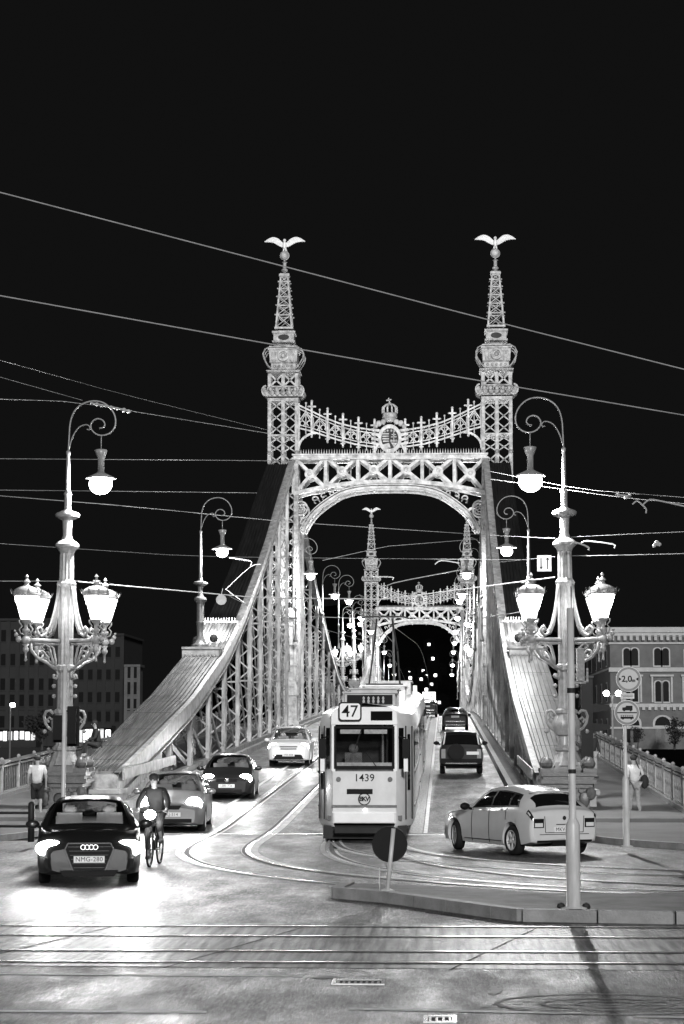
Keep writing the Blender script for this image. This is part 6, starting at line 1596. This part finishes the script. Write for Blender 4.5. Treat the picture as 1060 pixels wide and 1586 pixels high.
for i in range(7):                                   # windows on the side facade
    yy = YB+7+i*12.5
    for z0_, z1_ in ((1031, 1004), (1087, 1055), (1140, 1112)):
        g = MB(); g.box(x0-.15, x0-.02, yy-1.2, yy+1.2, zat(z0_, YB), zat(z1_, YB)); o = g.build('window', FACL, wall); g = MB(); g.box(x0-.2, x0-.16, yy-.9, yy+.9, zat(z0_, YB)+.2, zat(z1_, YB)-.3); g.build('pane', WIN, o)
# lamp with two globes in front of it, lit patch at its foot
t = thing('globe_lamp', 'twin globe street lamp lit in front of the arcaded building', 'street lamp', (P(949, 1150, 250).x, 250, 0))
q = P(949, 1078, 250); m = MB(); m.tube([(q.x, 250, -1), (q.x, 250, q.z)], [.14, .08], 8); m.tube([(q.x-.7, 250, q.z), (q.x+.7, 250, q.z)], .05, 6); m.build('pole', IRONL, t)
for s in (-.72, .72): m = MB(); m.ball((q.x+s, 250, q.z+.3), .36, 10); m.build('globe', emis('globe', 14), t)
# left bank blocks
def block(label, x0p, x1p, ytop, Y, m_, depth, wins, lit=(), ybase=1145):
    a, b = P(x0p, ytop, Y), P(x1p, ytop, Y); t = thing('apartment_block', label, 'building', (a.x, Y, -.3))
    m = MB(); m.box(a.x, b.x, Y, Y+depth, -.3, a.z); w_ = m.build('wall', m_, t)
    m = MB(); m.box(a.x-.4, b.x+.4, Y-.5, Y+depth, a.z, a.z+.5)
    for yy in (1028+0,): 
        z_ = P(x0p, 1100, Y).z; m.box(a.x-.1, b.x+.1, Y-.25, Y, z_, z_+.35)
    (nx, rowsy, ww, hh) = wins
    for i in range(nx+1): xp = a.x+(b.x-a.x)*i/nx; m.box(xp-.35, xp+.35, Y-.3, Y, -.3, a.z)
    m.build('cornice', m_, w_)
    for r_, yy in enumerate(rowsy):
        for i in range(nx):
            x = a.x+(b.x-a.x)*(i+.5)/nx; z_ = P(x0p, yy, Y).z; m = MB(); m.box(x-ww*.65, x+ww*.65, Y-.2, Y-.02, z_-hh*.6, z_+hh*.6); f = m.build('window', m_, w_)
            m = MB(); m.box(x-ww/2, x+ww/2, Y-.24, Y-.21, z_-hh/2, z_+hh/2); m.build('pane', WLIT if (r_, i) in lit else WIN, f)
    return t
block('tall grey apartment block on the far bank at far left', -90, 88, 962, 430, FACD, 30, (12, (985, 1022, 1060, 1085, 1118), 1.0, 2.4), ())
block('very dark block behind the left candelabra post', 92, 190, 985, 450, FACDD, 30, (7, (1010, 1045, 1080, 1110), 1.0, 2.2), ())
block('narrow pale corner tower half hidden by the left truss', 195.5, 215, 1033, 440, mat('facade_pale', .07, .8, var=.2, scale=.6), 6, (2, (1041, 1066, 1092), 1.3, 2.6), ())
def shop(label, x0p, x1p, yt, yb_, Y):
    a, b = P(x0p, yb_, Y), P(x1p, yt, Y); t = thing('shop_front', label, 'shop', (a.x, Y, a.z)); m = MB(); m.box(a.x, b.x, Y, Y+6, -.3, b.z+.5); m.box(a.x-.3, b.x+.3, Y-1.2, Y, b.z+.1, b.z+.35); m.build('wall', FACD, t)
    n = max(2, int((b.x-a.x)/1.0)); 
    for i in range(n):
        u = a.x+(b.x-a.x)*(i+.08)/n; v = a.x+(b.x-a.x)*(i+random.choice((.7, .85, .92)))/n; m = MB(); m.box(u, v, Y-.08, Y-.02, a.z+random.uniform(0, .5), b.z-random.uniform(0, .4)); m.build('shop_window', emis('shop_light%d' % (i % 4), (1.5, .05, 3, .3)[i % 4]), t)
shop('row of lit shop windows on the far bank at far left', -30, 56, 1131, 1148, 405)
shop('row of lit shop windows on the far bank, left of the truss foot', 112, 172, 1128, 1152, 402)
# left far street lamp
t = thing('far_street_lamp', 'single far street lamp burning in front of the grey apartment block', 'street lamp', (P(19, 1150, 300).x, 300, -1)); q = P(19.5, 1092, 300)
m = MB(); m.tube([(q.x-.3, 300, -8), (q.x-.3, 300, q.z)], .12, 6); m.build('pole', IRON, t); m = MB(); m.ball(q, .33, 8, (1.3, 1, 1)); m.build('lamp_head', emis('globe2', 12), t)
# headlamps of the traffic on the far quay are too small to resolve: lit shop rows stand there
def tree(label, x, y, z0, h, r, n, seed):
    rnd = random.Random(seed); t = thing('tree', label, 'tree', (x, y, z0))
    m = MB(); m.tube([(x, y, z0), (x+.1, y, z0+h*.35), (x, y, z0+h*.7)], [r*.1, r*.07, r*.03], 8)
    for i in range(6):
        a = i*1.1; m.tube([(x, y, z0+h*(.3+.06*i)), (x+r*.5*math.cos(a), y+r*.5*math.sin(a), z0+h*(.5+.07*i))], [r*.04, r*.015], 5)
    m.build('trunk', mat('bark', .03, .9), t)
    m = MB(); cl = [(Vector((rnd.gauss(0, .42)*r, rnd.gauss(0, .42)*r, h*(.62+rnd.uniform(-.3, .3)))), rnd.uniform(.25, .5)*r) for _ in range(16)]
    for i in range(n):
        c, rr = rnd.choice(cl); d = Vector((rnd.gauss(0, 1), rnd.gauss(0, 1), rnd.gauss(0, 1))).normalized()*rr*rnd.uniform(.5, 1)
        p = Vector((x, y, z0))+c+d; s = r*.06*rnd.uniform(.6, 1.3); u = Vector((rnd.gauss(0, 1), rnd.gauss(0, 1), rnd.gauss(0, 1))).normalized()*s; v = Vector((rnd.gauss(0, 1), rnd.gauss(0, 1), rnd.gauss(0, 1))).normalized()*s
        m.add([p-u-v, p+u-v, p+u+v, p-u+v], [(0, 1, 2, 3)])
    m.build('crown', mat('foliage_dark', .012, .9, var=.4), t)
q = P(65, 1150, 330); tree('dark rounded tree behind the walker in the white T-shirt', q.x, 330, -.3, 6.2, 2.4, 1500, 3)
q = P(1045, 1150, 345); tree('small dark tree in front of the arcaded building door', q.x, 345, -.3, 5, 2, 900, 5)
q = P(988, 1150, 350); tree('sapling against the ground floor of the arcaded building', q.x, 350, -.3, 4, 1.2, 600, 6)
# roadside billboard past the far portal, lit
q = P(665, 1078, 420); t = thing('billboard', 'small lit billboard beyond the far end of the bridge, right of the tram roof', 'billboard', (q.x, 420, -.3))
m = MB(); m.box(q.x-1.3, q.x+1.3, 420, 420.2, q.z-.75, q.z+.8); m.build('board', emis('board_light', .75), t)
m = MB()
for k_, zz in enumerate((.42, -.05)):
    x = q.x-1.1
    while x < q.x+1.0:
        w_ = random.uniform(.1, .26); m.box(x, x+w_, 419.9, 419.98, q.z+zz-.14, q.z+zz+.14); x += w_+.1
m.build('lettering', BLACKP, t)
m = MB(); m.box(q.x-1.35, q.x+1.4, 419.8, 420, q.z-1.35, q.z-.95); m.build('light_bar', emis('bar_light', 4), t); m = MB(); m.tube([(q.x, 420.1, -.3), (q.x, 420.1, q.z-.7)], .12, 6); m.build('pole', DARKM, t)
# lit windows on the hillside: small houses
spots = [(634, 1042), (629, 1048), (633, 1050), (636, 1050), (653, 1052), (661, 1047), (664, 1038), (671, 1038), (673, 1042), (675, 1046), (678, 1036), (683, 1036), (619, 1059), (629, 1062), (656, 1039), (671, 1020), (665, 998), (643, 1068), (661, 1068), (669, 1060), (681, 1088), (686, 1084), (648, 1079), (612, 1066)]
def hz(x, y):
    j = (y-520)/45.0
    return 48*math.exp(-((x+12)/85)**2)*(1-math.exp(-(j/4)**2)) if j > 0 else -.3
from mathutils.bvhtree import BVHTree
HB = BVHTree.FromPolygons([Vector(v) for v in HILL.v], HILL.f)
for i, (sx, sy) in enumerate(spots):
    h_ = HB.ray_cast(Vector((0, 0, CAMZ)), ray(sx, sy).normalized())
    if h_[0] is None: continue
    Y = h_[0].y-6; p = P(sx, sy, Y-1); t = thing('hill_house', 'dark little house with lit windows on the hillside, glimpsed through the far portal', 'house', (p.x, Y, p.z-3), 'lit houses on the hillside')
    zb = p.z-3.2
    m = MB(); m.box(p.x-1.8, p.x+1.8, Y, Y+5, zb, p.z+.9); m.prism([(p.x-2, p.z+.9), (p.x+2, p.z+.9), (p.x, p.z+1.9)], Y-.2, Y+5.2); m.build('wall', mat('house_wall_dark', .002, 1, spec=0), t)
    m = MB(); m.box(p.x-.45, p.x+.35, Y-.12, Y-.02, p.z-.4, p.z+.4); m.build('window', emis('hill_window%d' % (i % 3), (3, 1.4, .8)[i % 3]), t)
